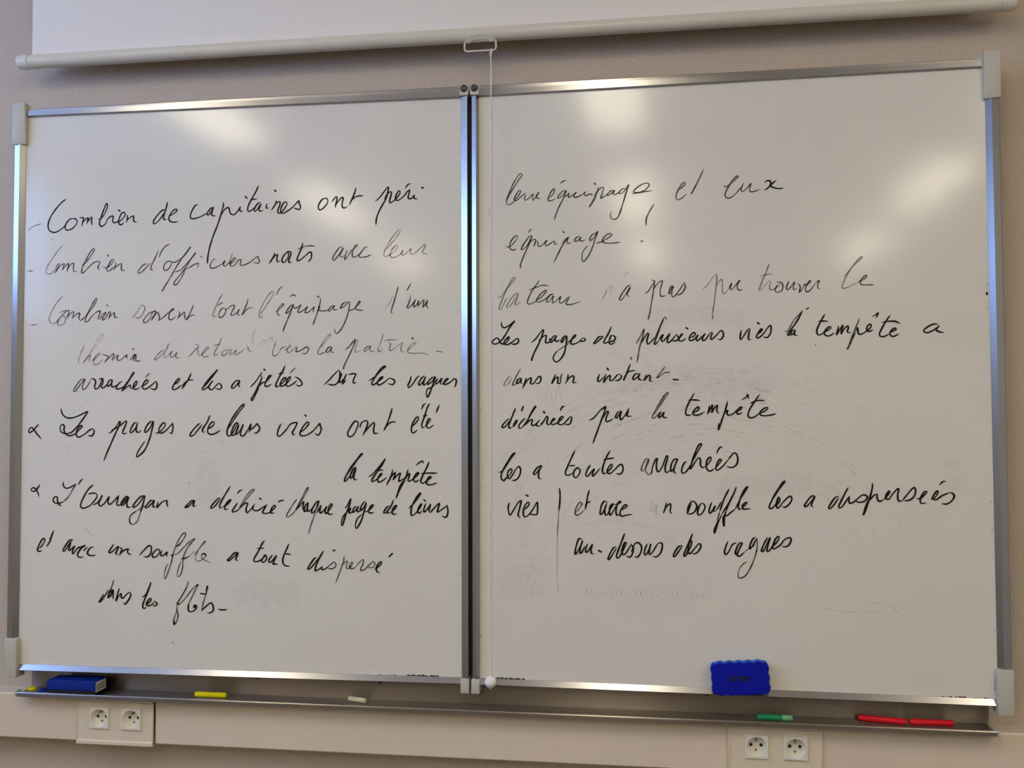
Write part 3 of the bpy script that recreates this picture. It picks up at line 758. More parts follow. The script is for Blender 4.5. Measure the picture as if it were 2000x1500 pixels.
m 3696,2547 3769,2560 3912,2698 4055,2837 4187,2907 4080,2791 3985,2654 3914,2471 3904,2266 3858,2106 3798,2059 3778,2127 3808,2264 3867,2402
d 3743,2735 3803,2754 3851,2811
d 3866,2458 3939,2459 4058,2518
m 4058,2518 4177,2633
l 4154,2519 4273,2680 4416,2818 4434,2860 4380,2818 4273,2657 4207,2520 4215,2429 4287,2408 4395,2477 4447,2546 4406,2580 4346,2534 4359,2466 4455,2422 4568,2371
d 4334,2545 4394,2580 4447,2551 4438,2512
T|a
d 5193,2613 5110,2601 5015,2509 4949,2440 4992,2434 5086,2510 5193,2606 5158,2511 5146,2454 5194,2432
T|tout
d 5801,2881 5747,2812 5654,2631 5572,2494 5561,2438 5608,2416 5691,2440 5750,2486
d 5630,2703 5713,2717 5800,2716
d 5843,2577 5785,2520 5738,2440 5785,2407 5844,2465 5855,2521 5820,2566 5784,2576
d 5985,2568 5915,2477 5903,2432 5927,2405 5997,2456 6079,2558 6056,2501 6021,2433 6005,2366 6056,2378 6108,2356
d 6364,2816 6313,2707 6243,2549 6225,2436 6268,2347 6385,2327
d 6255,2590 6313,2599 6412,2585
T|dispersé
d 7002,2526 6944,2503 6852,2379 6794,2277 6852,2289 6956,2402 7037,2515
d 7153,2674 7083,2561 7003,2403 6968,2291 6964,2242 7027,2258 7131,2338
d 7131,2338 7108,2282 7166,2272 7258,2329
m 7201,2295 7293,2363 7385,2431 7436,2387 7409,2320 7328,2285 7235,2306
d 7373,2681 7408,2695
m 7616,2568 7605,2457 7525,2233 7433,1997
m 7559,2356 7640,2435 7697,2458 7674,2369 7675,2302 7744,2314 7801,2393 7812,2438 7766,2415 7744,2325 7801,2293 7882,2339
m 7882,2339 7962,2440 8054,2497 8043,2397 7997,2318 7997,2263 8077,2286 8192,2399 8272,2467
m 8260,2467 8306,2434 8295,2356 8215,2322 8146,2354
d 8306,2290 8398,2358 8466,2436 8443,2458 8386,2413 8341,2312 8364,2235 8425,2225
d 8699,2639 8660,2605 8626,2565
W|L|dans les flôts -
T|dans
d 2038,1639 1978,1546 1930,1454 1991,1501 2076,1617 2148,1733
d 2126,1549 2174,1573 2259,1689
m 2272,1960 2232,1826 2149,1641 2126,1549
d 2233,1746 2173,1665 2155,1573 2198,1608 2258,1735 2260,1621 2261,1529
d 2405,1772 2369,1646 2335,1496 2395,1600 2455,1659 2456,1579 2493,1556 2589,1650 2650,1697
d 2650,1697 2682,1629 2628,1513 2543,1420 2506,1465
T|les
d 2956,1588 3028,1635 3111,1797 3158,1923 3100,1751 3017,1544 2970,1406 2995,1338 3056,1362
d 3055,1419 3127,1478 3175,1547 3138,1558 3078,1488 3060,1419 3116,1398 3200,1433 3248,1503
d 3248,1503 3309,1458 3285,1408 3213,1400
T|flôts
m 4040,1961 3993,1812 3875,1606 3792,1468 3781,1309 3807,1196 3772,1059 3712,994 3699,1080 3746,1218 3793,1377
d 3724,1081 3712,994 3760,1048
d 3760,1479 3816,1446 3876,1481
m 3876,1481 3995,1608 4137,1792 4256,1885 4221,1805 4139,1634 4056,1473
d 4056,1473 4041,1360 4070,1292 4154,1299 4237,1375 4225,1432 4177,1419 4165,1362
d 4189,1413 4213,1386
d 4268,1890 4237,1858
d 4335,1694 4402,1684 4450,1685
m 4484,1862 4461,1708 4403,1526 4369,1389 4357,1310
d 4357,1310 4428,1390 4547,1483 4595,1484 4631,1395 4620,1315 4549,1269 4489,1267
m 4477,1855 4461,1753
d 4491,1856 4477,1787
T|-
d 4751,1363 4822,1342 4953,1356
d 4768,1348 4929,1356
W|R|leur équipage et eux
T|leur
m 606,10312 719,10509 877,10749 940,10835 911,10863 855,10828 742,10642 617,10356 601,10245 639,10203 707,10219 774,10283
m 774,10283 876,10413 910,10490 865,10492 786,10372 768,10294 819,10286 932,10377 1011,10441
m 1022,10407 988,10319 1010,10285 1088,10326 1178,10412 1167,10323 1189,10278 1245,10364 1312,10451 1267,10375 1267,10319 1334,10310
T|équipage
m 1523,10309 1612,10383 1652,10481 1624,10505 1557,10418 1505,10298 1523,10249 1589,10255 1667,10292
m 1889,10456 1823,10452 1734,10356 1711,10301 1756,10310 1833,10374 1900,10455 1833,10285 1721,10068 1636,9838
m 1764,10610 1824,10658 1897,10677
m 1833,10318 1922,10359 1955,10402 1944,10314 1977,10312 2054,10365 2120,10417 2065,10342 2076,10302 2131,10306 2241,10357 2318,10420
m 2323,10420 2292,10355 2318,10327 2406,10361 2460,10348 2432,10323
m 2593,10508 2559,10388 2481,10237 2393,10086 2448,10150 2547,10300
m 2493,10303 2581,10431 2669,10498 2701,10470 2668,10362 2635,10264 2689,10284 2799,10356
m 2506,10589 2527,10566
m 2919,10417 2843,10409 2777,10335 2798,10317 2875,10364 2930,10417 2907,10341 2951,10328 3038,10390
m 3158,10451 3082,10432 3027,10358 3070,10345 3147,10408 3234,10525 3179,10363 3112,10146 3013,9864 2925,9797 2849,9837 2844,9914 2872,9968
m 3297,10336 3405,10342 3557,10391 3643,10464 3665,10518 3601,10547 3493,10514 3363,10421 3341,10367 3470,10350 3599,10367 3724,10379
m 3769,10098 3660,9927 3595,9777 3598,9635
T|et
m 4252,10362 4337,10413 4413,10486 4413,10525 4360,10510 4273,10383 4223,10254 4229,10188 4282,10165 4367,10216 4432,10278
m 4793,10784 4732,10646 4624,10433 4538,10274 4592,10369 4645,10465 4692,10484
T|eux
m 5214,10425 5245,10396 5340,10446 5456,10549 5509,10607 5467,10609 5372,10509 5276,10341 5232,10234 5263,10168 5315,10155 5421,10216 5526,10330 5589,10392
m 5611,10456 5568,10350 5578,10281 5630,10304 5714,10387 5767,10449 5735,10343 5744,10278 5827,10275 5952,10323
d 6037,10448 6089,10489 6151,10476 6160,10411 6108,10338 6035,10292
d 6275,10487 6212,10441 6160,10379 6211,10344 6313,10314 6416,10319
W|R|équipage !
T|équipage
m 580,9296 659,9282 760,9368 839,9488 817,9518 749,9480 670,9349 670,9248 737,9206 816,9232
m 1141,9511 1085,9480 962,9317 916,9218 972,9227 1073,9335 1152,9500 1051,9247 961,9050 893,8852 926,8811
m 1062,9291 1141,9400 1230,9419 1207,9309 1185,9276
m 1159,9648 1119,9634 1070,9569
m 1263,9396 1285,9328 1296,9273 1363,9282 1474,9400 1441,9323 1463,9278 1540,9320 1640,9383
m 1950,9461 1883,9375 1783,9224 1683,9028 1623,8915
m 1640,9361 1651,9305 1695,9315
m 1806,9311 1872,9398 1939,9440 1905,9352 1938,9312 2004,9338
m 1829,9572 1851,9549
m 2192,9453 2126,9444 2066,9369 2103,9350 2180,9398 2214,9441 2180,9376 2235,9353 2312,9383
m 2531,9519 2455,9488 2400,9402 2410,9358 2487,9421 2564,9551 2509,9376 2442,9181 2364,9029 2265,8911 2233,8956 2233,9077 2289,9186 2355,9249
m 2530,9299 2628,9318 2770,9390 2869,9463 2836,9493 2749,9467 2672,9371 2704,9304 2856,9288 3041,9304
T|!
m 3488,9315 3515,9304
W|R|bateau n'a pas pu trouver le
T|bateau
l 408,8208 464,8196 600,8370 746,8544 780,8599 735,8600 622,8414 521,8194 441,7996 430,7929 475,7933 531,8038 588,8148 626,8147
l 846,8275 756,8233 644,8080 587,7971 632,7958 733,8078 841,8253 823,8165 778,8033 811,8010 890,8075
m 1315,8547 1270,8475 1181,8356 1091,8203 1046,8071 1079,8026 1157,8046 1258,8111
m 1087,8332 1203,8373 1337,8418 1425,8427 1514,8403
m 1246,8100 1358,8175 1458,8294 1436,8316 1358,8263 1269,8155 1246,8078 1324,8069 1468,8150 1524,8215
m 1524,8215 1602,8235 1535,8203 1468,8106 1468,8062 1523,8082 1612,8191 1590,8103 1601,8036 1689,8101 1778,8187
m 1778,8187 1744,8088 1755,8033 1821,8053 1932,8161 1954,8171
m 1965,8160 1898,8063 1887,8008 1953,7996 2063,8015 2190,8060
T|n'a
f 2730,8306 2719,8208 2609,8003
f 2664,8100 2762,8272 2861,8379 2849,8270 2837,8140 2865,8100
m 3265,8380 3185,8349 3087,8221 3017,8092 3053,8069 3129,8154 3249,8337 3184,8197 3194,8153 3233,8148
f 3241,8686 3176,8633 3107,8559
T|pas
m 3556,8199 3624,8240 3700,8358 3776,8464
m 3701,8477 3755,8443 3731,8227 3686,7968 3653,7773 3615,7633
m 3732,8270 3807,8388 3900,8457 3921,8428 3881,8288 3876,8158 3912,8125 3987,8145
m 4127,8358 4084,8294 4051,8197 4072,8175 4115,8282 4148,8336 4115,8196 4124,8120 4167,8119 4263,8235 4371,8395
m 4371,8416 4398,8318 4348,8212 4263,8149 4210,8161
T|pu
l 4749,8266 4834,8318 4940,8466 5025,8556 5045,8474 5022,8238 4988,7981 4943,7725
l 4943,7725 4957,7639
l 5023,8313 5108,8429 5150,8450 5159,8342 5157,8203 5192,8148 5283,8253
m 5283,8253 5347,8369 5315,8274 5325,8231 5388,8272 5483,8398 5514,8419 5461,8313 5481,8227 5564,8225
T|trouver
l 6112,8754 6044,8575 5959,8385 5905,8216 5936,8205 5999,8278
l 5923,8482 6022,8522 6167,8540
l 5999,8278 6103,8392 6134,8381 6112,8275 6132,8211 6214,8230 6328,8301
m 6257,8367 6349,8354 6379,8279 6357,8194 6275,8154 6224,8187 6246,8272 6308,8323
m 6503,8382 6450,8256 6470,8202 6532,8254 6615,8358 6583,8242 6603,8199 6654,8229
m 6676,8335 6726,8259 6704,8143 6766,8216 6829,8331
m 6778,8311 6859,8298 6931,8360 6921,8381 6869,8319 6827,8214 6857,8150 6928,8191 7022,8315
m 7022,8315 7104,8377 7072,8282 7081,8219 7125,8207
T|le
l 7579,8444 7650,8509 7793,8674 7935,8806 7960,8837 7906,8828 7773,8664 7649,8467 7566,8291 7555,8217 7615,8205 7726,8255 7847,8315
m 7847,8315 7968,8375 8039,8436 8020,8463 7959,8417 7908,8334 7927,8275 8026,8264 8176,8264
W|R|Les pages de plusieurs vies la tempête a
T|Les
d 479,7651 485,7573 541,7527 642,7570 765,7667 664,7536 552,7350 462,7240 383,7186 315,7176 270,7221 338,7287 406,7297 450,7207 518,7173 596,7216 664,7304
d 540,7228 619,7293 652,7326 619,7315 540,7228 540,7173 618,7160 730,7225 820,7290 853,7256 831,7190 753,7165 674,7188
T|pages
d 1125,7197 1221,7272 1332,7414 1388,7468 1376,7380 1287,7161 1197,6986 1130,6806 1153,6898 1242,7095
d 1287,7227 1376,7314 1454,7345 1442,7268 1442,7191 1497,7191 1575,7244
d 1520,7263 1535,7245
d 1663,7342 1597,7310 1535,7212 1574,7200 1641,7287 1674,7331 1641,7243 1674,7210 1751,7241
d 1872,7338 1817,7295 1773,7197 1806,7197 1872,7305 1894,7316 1878,7130 1815,6911 1682,6771 1606,6826 1617,6914 1706,7023
m 1706,7023 1816,7087 1948,7172
d 1904,7173 2015,7259 2092,7334 2059,7335 2004,7259 1981,7161 2047,7149 2146,7191 2233,7277
d 2223,7277 2288,7254 2266,7211 2167,7202
T|de
d 2658,7303 2582,7293 2516,7218 2468,7153 2516,7163 2603,7238 2680,7302
d 2844,7511 2789,7377 2701,7226 2679,7172 2722,7160 2798,7202
d 2832,7322 2896,7310 2929,7255 2885,7201 2831,7191 2787,7170 2841,7132 2928,7179
d 2832,7311 2799,7224
T|plusieurs
m 3362,7133 3445,7279 3532,7440 3499,7278 3432,7040 3381,6738
d 3476,7148 3531,7255 3606,7352 3621,7319 3590,7211 3604,7124 3658,7156 3766,7273
d 3939,7637 3874,7509 3798,7294 3743,7144 3764,7118 3829,7186
m 3766,7273 3853,7466 3940,7659 3982,7680 3999,7632
d 3829,7186 3894,7293 3926,7314 3893,7228 3903,7174 3967,7216 4064,7333 4021,7226 4020,7150 4073,7171 4170,7277 4202,7320
d 4202,7320 4243,7244 4211,7190 4105,7186
d 4211,7190 4297,7307 4329,7328 4265,7243 4253,7190 4317,7178 4402,7230
d 4404,7456 4437,7430
d 4476,7240 4571,7281 4592,7334 4550,7346 4487,7282 4465,7218 4496,7179 4591,7227 4645,7301 4612,7216 4633,7173 4707,7236 4792,7320 4739,7235 4749,7181 4801,7202 4908,7350
d 4908,7350 4939,7339 4906,7232 4927,7200 5011,7273 5117,7379 5158,7346 5161,7260 5104,7191 5052,7213
T|vies
d 5533,7382 5511,7286 5510,7190 5552,7222 5647,7369 5699,7421
d 5709,7411 5677,7283 5676,7188 5727,7193
d 5842,7281 5915,7332 5957,7395 5926,7396 5873,7322 5831,7238 5882,7220 5966,7289 6049,7404 6112,7471 6132,7435 6120,7318 6057,7224 5975,7236
d 5862,7531 5890,7509
T|la
m 6397,7334 6479,7375 6584,7564 6718,7709 6760,7761
d 6760,7755 6645,7541 6510,7354 6462,7280 6488,7259 6550,7332
d 6592,7384 6540,7342 6519,7279 6560,7279 6612,7362 6590,7278 6651,7256
d 6842,7791 6883,7816
T|tempête
d 7204,7678 7142,7574 7059,7407 7038,7323 7067,7259 7128,7269 7189,7310
d 7071,7533 7152,7542 7263,7534
d 7169,7310 7260,7351 7321,7402 7291,7424 7220,7362 7188,7278 7248,7231 7329,7255 7380,7296
d 7473,7431 7440,7295 7426,7253 7492,7357 7553,7450 7532,7356 7520,7272 7582,7376 7643,7428 7663,7396 7641,7312 7711,7290
m 7880,7576 7823,7435 7730,7206 7657,7019 7630,6956 7667,6998 7749,7185 7812,7330
d 7812,7330 7843,7392 7851,7288 7880,7256 7971,7286 8052,7368
d 8041,7326 8102,7408 8093,7461 8043,7431 8015,7347 8061,7309 8141,7345
d 8131,7617 8185,7637 8246,7688 8210,7590
d 8477,7631 8402,7528 8310,7363 8264,7259 8287,7207 8366,7206 8446,7256
d 8312,7488 8431,7511 8569,7508 8667,7460
d 8457,7277 8546,7317 8590,7347 8547,7369 8477,7297 8476,7225 8544,7203 8634,7253
T|a
d 9399,7421 9329,7439 9223,7404 9128,7331 9127,7282 9197,7268 9303,7316 9410,7396 9350,7327 9419,7277 9501,7268
W|R|dans un instant -
T|dans
m 896,6637 817,6506 727,6330 716,6282 772,6297 839,6373
l 672,6485 605,6420 526,6299 560,6270 638,6331 705,6441
d 884,6439 817,6384 817,6318 861,6340 906,6428 895,6340 928,6317
d 1017,6438 984,6328 934,6207
d 950,6240 1039,6382 1117,6437 1117,6371 1106,6316 1172,6315 1261,6435 1317,6467 1332,6390 1294,6325 1217,6308
T|un
d 1648,6508 1570,6311 1637,6409 1692,6453 1703,6409 1691,6321 1746,6321 1764,6452 1791,6513
d 1923,6505 1900,6385 1856,6302
d 1867,6320 1944,6428 2021,6471 2043,6427 2020,6329 2097,6339
T|instant
d 2588,6498 2550,6400 2554,6346 2609,6367 2674,6443
d 2751,6620 2772,6594
d 2718,6496 2673,6323 2761,6442 2815,6463 2803,6365 2868,6375 2966,6483 3009,6493
d 3009,6493 3052,6450 2998,6374 2911,6358
d 3237,6707 3182,6567 3094,6362 3116,6438 3203,6545 3343,6570
d 3417,6500 3342,6490 3288,6415 3309,6376 3385,6435 3434,6500 3406,6413 3438,6374 3485,6369
d 3578,6476 3523,6358 3620,6465 3652,6433 3641,6357 3698,6335
m 3962,6645 3866,6517 3790,6410 3865,6452 3950,6516 4067,6519
T|-
d 4129,6374 4235,6366
W|R|déchirées par la tempête
T|déchirées
d 647,5559 591,5526 501,5428 490,5373 557,5394 647,5515
d 781,5790 714,5625 635,5427 646,5361 702,5383
d 702,5383 769,5438 814,5515 803,5526 758,5471 735,5416 769,5394
d 992,5569 936,5525 858,5427 858,5361 913,5361
d 948,5822 915,5734
d 913,5361 1014,5492 1148,5711 1226,5821 1192,5810 1103,5646 991,5426
d 991,5426 1091,5525 1147,5536 1124,5448 1146,5415 1213,5437 1302,5535
d 1302,5535 1235,5448 1246,5404 1312,5404
d 1423,5546 1323,5426 1390,5513 1457,5611 1478,5568 1456,5469 1500,5436 1566,5491 1632,5556 1599,5556 1544,5469 1588,5436 1676,5469 1764,5556
d 1386,5710 1413,5688
d 1709,5490 1797,5566 1808,5604 1753,5588 1709,5501 1720,5436 1807,5446 1917,5555 1962,5610
d 1820,5817 1787,5807 1754,5741
d 1962,5610 1988,5577 1961,5457 1895,5435 1840,5446
T|par
d 2358,5521 2462,5575 2593,5727 2713,5824
d 2658,5748 2713,5813 2680,5683 2614,5510 2525,5271 2437,5033
m 2647,5629 2712,5661 2657,5574
d 2690,5650 2756,5715 2766,5682 2722,5574 2722,5498 2786,5505 2873,5563
d 3025,5714 2960,5682 2916,5584 2949,5574 3003,5660 3046,5714 3013,5595 3034,5530 3110,5616 3197,5767
d 3197,5778 3175,5681 3153,5616 3196,5605 3260,5605
T|la
m 3687,5614 3795,5743 3946,5978 4027,6074 4000,6096 3914,6000 3774,5764 3687,5592 3708,5554 3783,5614 3880,5721
d 3890,5678 3837,5646 3825,5571 3868,5603 3932,5688 3910,5592 3995,5570
T|tempête
d 4559,6081 4495,5974 4409,5804 4376,5676 4407,5622 4491,5632
d 4431,5936 4557,5942 4673,5926
d 4512,5664 4618,5717 4660,5770 4629,5792 4555,5728 4523,5654 4586,5621 4680,5642 4764,5695
d 4870,5823 4848,5716 4827,5652 4880,5737 4923,5833 4922,5737 4910,5673 4974,5779 5027,5822 5015,5715 5056,5651
d 5236,5910 5192,5736 5117,5524 5042,5311 5054,5460
m 5139,5587 5202,5715
d 5192,5672 5234,5725 5222,5651 5253,5619 5347,5650 5431,5735
d 5430,5692 5503,5745 5524,5787 5483,5777 5420,5703 5440,5639 5533,5671
d 5520,5936 5610,5988 5641,6047 5661,5956
d 5878,6039 5784,5902 5679,5734 5646,5607 5697,5564 5780,5585 5884,5669
d 5691,5861 5825,5919 5979,5918
d 5904,5659 5997,5711 6049,5763 6008,5774 5925,5722 5883,5648 5945,5606 6088,5616 6211,5647
W|R|les a toutes arrachées
T|les
d 413,4405 509,4460 655,4680 767,4823 700,4779 566,4570 476,4394 464,4284 520,4234 587,4285
d 531,4263 632,4340 699,4439 677,4483 621,4439 598,4340 643,4274 721,4373 788,4483 855,4538 888,4440 843,4309 765,4242 698,4242
T|a
d 1331,4563 1242,4508 1164,4398 1186,4365 1264,4442 1342,4556 1286,4442 1274,4311 1329,4268
T|toutes
d 2056,4881 2001,4772 1912,4576 1850,4424 1867,4363 1933,4363 1998,4403
d 1912,4559 1988,4559 2054,4566
d 2108,4534 2042,4457 2020,4370 2063,4306 2129,4360 2162,4447 2130,4512 2086,4490
d 2380,4578 2314,4470 2281,4361 2324,4340 2412,4448 2466,4492 2422,4384 2433,4341 2498,4406 2585,4514
d 2799,4882 2738,4774 2672,4623 2633,4471 2660,4396 2725,4418
d 2647,4687 2759,4709 2889,4727
d 2725,4418 2812,4505 2845,4580 2812,4591 2758,4515 2736,4429 2789,4397 2887,4473 2995,4581 3049,4581 3070,4495 3037,4409 2972,4387 2925,4404
T|arrachées
m 3605,4712 3541,4701 3476,4583 3448,4476 3497,4465 3583,4605 3605,4702 3551,4562 3550,4433 3613,4380 3667,4455
d 3666,4391 3678,4520 3743,4691 3786,4713 3764,4606 3773,4477 3815,4445 3890,4563 3977,4778 3998,4735 3954,4585 3943,4478 3974,4425 4048,4479
d 4198,4714 4124,4693 4070,4586 4059,4458 4101,4479 4166,4629 4204,4714 4144,4565 4122,4458 4164,4405
d 4387,4662 4334,4619 4287,4501 4290,4427 4343,4421 4417,4502 4460,4587
d 4459,4566 4566,4779 4694,5003 4674,5024 4621,4971 4524,4737 4459,4502 4523,4588 4586,4684 4639,4737 4670,4695 4669,4588 4710,4535 4773,4557
d 4773,4557 4858,4653 4890,4727 4859,4748 4806,4685 4784,4568 4814,4483 4877,4462 4950,4515
d 4971,4516 5045,4611 5097,4686 5066,4707 5014,4632 4981,4516 5022,4484 5127,4569 5232,4697
d 5121,4951 5080,4961 5027,4887 5005,4823
d 5232,4697 5348,4835 5410,4803 5429,4697 5397,4592 5303,4538 5200,4559
W|R|vies | et avec un souffle les a dispersées
T|vies
d 641,3764 612,3650 651,3498 718,3586 819,3751 896,3806 863,3653 829,3500 873,3450
d 940,3621 1018,3666 1073,3743 1040,3775 974,3698 940,3567 962,3469 1039,3492 1139,3613 1239,3777 1250,3679 1238,3527 1161,3515 1072,3525
d 1008,3927 1047,3906
T||
f 1668,3034 1661,2602 1664,2170 1680,1890
l 1706,3598 1687,3338 1668,3034
d 1713,4080 1730,4010 1729,3815 1706,3598
T|et
m 2070,3581 2147,3668 2201,3766 2158,3787 2092,3711 2048,3580 2080,3516 2168,3549 2233,3626
d 2355,4048 2322,3929 2299,3799 2266,3637
d 2277,3734 2332,3789 2369,3800
T|avec
d 2721,3804 2656,3803 2601,3695 2579,3544 2622,3555 2698,3696 2727,3793
d 2699,3739 2676,3631 2687,3534 2730,3535 2795,3654 2860,3762 2795,3719 2773,3589 2794,3525 2859,3612 2914,3720
d 2882,3741 2978,3774 3022,3807 2979,3806 2935,3720 2913,3602 2934,3527 2998,3538
d 2999,3624 3085,3668 3149,3723 3107,3743 3042,3678 2998,3571 3030,3507 3137,3529 3255,3548
T|un
f 3672,3835 3639,3707 3628,3621 3681,3664 3735,3772
f 3788,3794 3745,3644 3755,3559 3797,3559
d 3958,3806 3946,3710 3899,3578
d 3903,3603 3978,3732 4042,3775 4052,3711 4040,3605 4076,3573
T|souffle
d 4473,3822 4441,3716 4391,3577 4409,3715 4484,3833 4557,3802 4587,3718 4534,3611 4439,3567 4391,3588
d 4682,3803 4629,3718 4600,3591 4638,3549 4711,3613 4754,3719 4723,3783 4682,3793
d 4890,3816 4848,3699 4836,3604 4878,3605 4941,3722 4962,3743 4920,3637 4961,3637
d 5032,3459 4979,3342 4936,3236 4942,3177 4967,3236 5010,3385 5095,3576
d 4961,3637 5024,3712 5078,3829
m 5055,3638 5012,3490 5000,3406
d 5246,4094 5183,3978 5119,3829 5055,3638
d 5095,3576 5222,3788 5328,3979 5391,4138
d 5179,3640 5147,3513 5134,3327 5115,3428 5126,3534 5199,3545 5261,3599 5366,3684
d 5391,4138 5338,4000 5254,3831 5179,3640
d 5366,3684 5471,3896 5597,4087 5622,4146 5566,4097 5482,3938 5428,3748 5448,3675 5500,3707
d 5500,3717 5573,3771 5604,3824 5563,3813 5511,3749 5530,3686 5592,3687 5679,3692
T|les
d 6096,3860 6231,4071 6366,4250 6315,4229 6211,4071 6096,3860 6048,3734 6084,3697 6166,3777 6239,3883
d 6187,3757 6259,3862 6240,3935 6209,3883 6187,3757 6227,3715 6330,3842 6413,3926 6474,3958 6497,3886 6431,3780 6349,3727 6309,3758
T|a
d 6959,3963 6888,3962 6806,3868 6744,3763 6785,3753 6877,3848 6949,3953 6896,3827 6885,3765 6919,3734
T|dispersées
d 7420,3968 7339,3925 7247,3789 7220,3717 7256,3717 7338,3811 7419,3936
d 7606,4145 7540,4020 7458,3854 7417,3760 7436,3729 7497,3772 7619,3959
d 7629,3970 7618,3876 7637,3825 7717,3857 7858,3982 7937,3993 7976,3942 7916,3869 7816,3847 7737,3878
d 8080,4236 8068,4108 8015,3922 7953,3735 7891,3594 7934,3756 8015,3922
d 8015,3880 8095,3984 8165,4006 8164,3944 8202,3872 8291,3904
d 8291,3904 8362,3987 8412,4059 8393,4080 8342,4007 8331,3935 8390,3915 8470,4029 8570,4133 8579,4092 8558,3989 8576,3886 8644,3887
d 8644,3887 8724,3990 8824,4114 8883,4152 8902,4094 8880,3992 8801,3909 8683,3887
d 8918,3931 8996,3942 9076,4014 9115,4066 9077,4076 9017,3993 8986,3891 9014,3840 9102,3851
d 9190,3923 9249,3944 9308,4016 9329,4078 9300,4082 9250,4016 9220,3944 9287,3914 9405,3997 9541,4059
d 9478,4283 9419,4272 9355,4211
d 9541,4059 9608,4040 9632,3979 9576,3887 9488,3831 9398,3838
W|R|au-dessus des vagues
T|au-dessus
d 2197,3000 2132,3020 2077,2890 2043,2717 2065,2696 2142,2826 2208,2978 2163,2848 2152,2719 2195,2741 2261,2872
d 2315,2916 2272,2807 2282,2732 2336,2787 2413,2907 2380,2788 2390,2723 2439,2699
d 2541,2780 2599,2749
d 2907,2862 2854,2839 2778,2709 2740,2612 2766,2596 2842,2711 2918,2841
d 3091,3148 3026,2971 2950,2777 2917,2648 2970,2638 3046,2779 3111,2887
d 3003,2778 3100,2887 3122,2951 3090,2951 3046,2843 3045,2715 3099,2716 3196,2867 3239,2932
d 3218,2921 3271,2847 3248,2718 3194,2653 3126,2673
d 3227,2761 3303,2933 3378,2956 3441,2871 3419,2743 3354,2657 3297,2666
d 3558,2937 3515,2830 3497,2723 3535,2713 3611,2853 3633,2939 3600,2789 3610,2715 3684,2791 3770,2941
d 3770,2941 3855,2964 3871,2879 3832,2751 3747,2669 3673,2684
T|des
d 4275,2918 4202,2885 4127,2778 4095,2692 4126,2682 4211,2801 4286,2908
d 4498,3170 4434,3016 4359,2846 4311,2718 4336,2697 4400,2783 4475,2954
d 4358,2761 4453,2890 4475,3006 4444,3006 4412,2910 4400,2783 4441,2752 4526,2849 4621,2956 4662,2915 4620,2819 4546,2754 4483,2753
T|vagues
d 5213,3019 5171,2924 5138,2797 5169,2745 5232,2820 5295,2947 5378,2990
d 5491,3003 5429,2970 5377,2864 5355,2759 5396,2781 5459,2908 5502,2993 5428,2844 5396,2739 5447,2719 5541,2804
m 5790,3092 5798,2935 5755,2725 5660,2493 5555,2323 5452,2268 5407,2299 5423,2425 5496,2542 5600,2617
m 5541,2804 5644,2890 5768,2955
d 5760,3112 5708,3069 5655,2953 5644,2869 5706,2933 5790,3092
d 6005,3106 5932,2979 5879,2832 5920,2833 5993,2980 6056,3107 6003,2918 5991,2834 6032,2835 6115,2961
d 6094,2919 6197,3026 6239,3120 6209,3130 6157,3067 6104,2920 6134,2878 6258,2964 6340,3070 6442,3113 6472,3072 6430,2967 6359,2924 6288,2944
W|L|#
T|#
l 656,9735 674,9718
f 5573,7579 5526,7488 5480,7259 5551,7304
f 5599,7212 5718,7302 5765,7336 5754,7210
f 5789,7301 5931,7391 5955,7299
l 3680,593 3705,589
l 4043,4149 4038,4138
f 1499,3198 1612,3061 1737,2958
f 1000,825 991,808
W|R|#
T|#
l 221,10125 230,9923
d 10320,8044 10326,8014
m 3259,6848 3248,6805
l 7003,7060 7015,7045
"""

# ------------------------------------------------------------------ the room
def struct(name, bm, m, label=None):
    o = obj(name, bm, m)
    o['kind'] = 'structure'
    if label: o['label'] = label
    return o

struct('wall_front', box(X0 - .2, X1 + .2, 0, 0.2, 0, CEIL), M['wall'])
struct('wall_right', box(X1, X1 + .2, Y0, 0, 0, CEIL), M['side'])
struct('wall_back', box(X0 - .2, X1 + .2, Y0 - .2, Y0, 0, CEIL), M['side'])
struct('floor', box(X0 - .2, X1 + .2, Y0 - .2, .2, -0.2, 0), M['floor'])
struct('ceiling', box(X0 - .2, X1 + .2, Y0 - .2, .2, CEIL, CEIL + .2), M['ceil'])
bm = box(X0 - .2, X0, Y0, 0, 0, WIN_Z0)
box(X0 - .2, X0, Y0, 0, WIN_Z1, CEIL, bm=bm)
box(X0 - .2, X0, Y0, WIN_Y0, WIN_Z0, WIN_Z1, bm=bm)
box(X0 - .2, X0, WIN_Y1, 0, WIN_Z0, WIN_Z1, bm=bm)
struct('wall_left', bm, M['side'])
bm = bmesh.new()
t = .045
box(X0 - .13, X0 - .06, WIN_Y0, WIN_Y0 + t, WIN_Z0, WIN_Z1, bm=bm)
box(X0 - .13, X0 - .06, WIN_Y1 - t, WIN_Y1, WIN_Z0, WIN_Z1, bm=bm)
box(X0 - .13, X0 - .06, WIN_Y0 + t, WIN_Y1 - t, WIN_Z0, WIN_Z0 + t, bm=bm)
box(X0 - .13, X0 - .06, WIN_Y0 + t, WIN_Y1 - t, WIN_Z1 - t, WIN_Z1, bm=bm)
wf = struct('window_1', bm, M['frame'])
pane = obj('pane', box(X0 - .098, X0 - .092, WIN_Y0 + t, WIN_Y1 - t, WIN_Z0 + t, WIN_Z1 - t), M['glass'], wf)

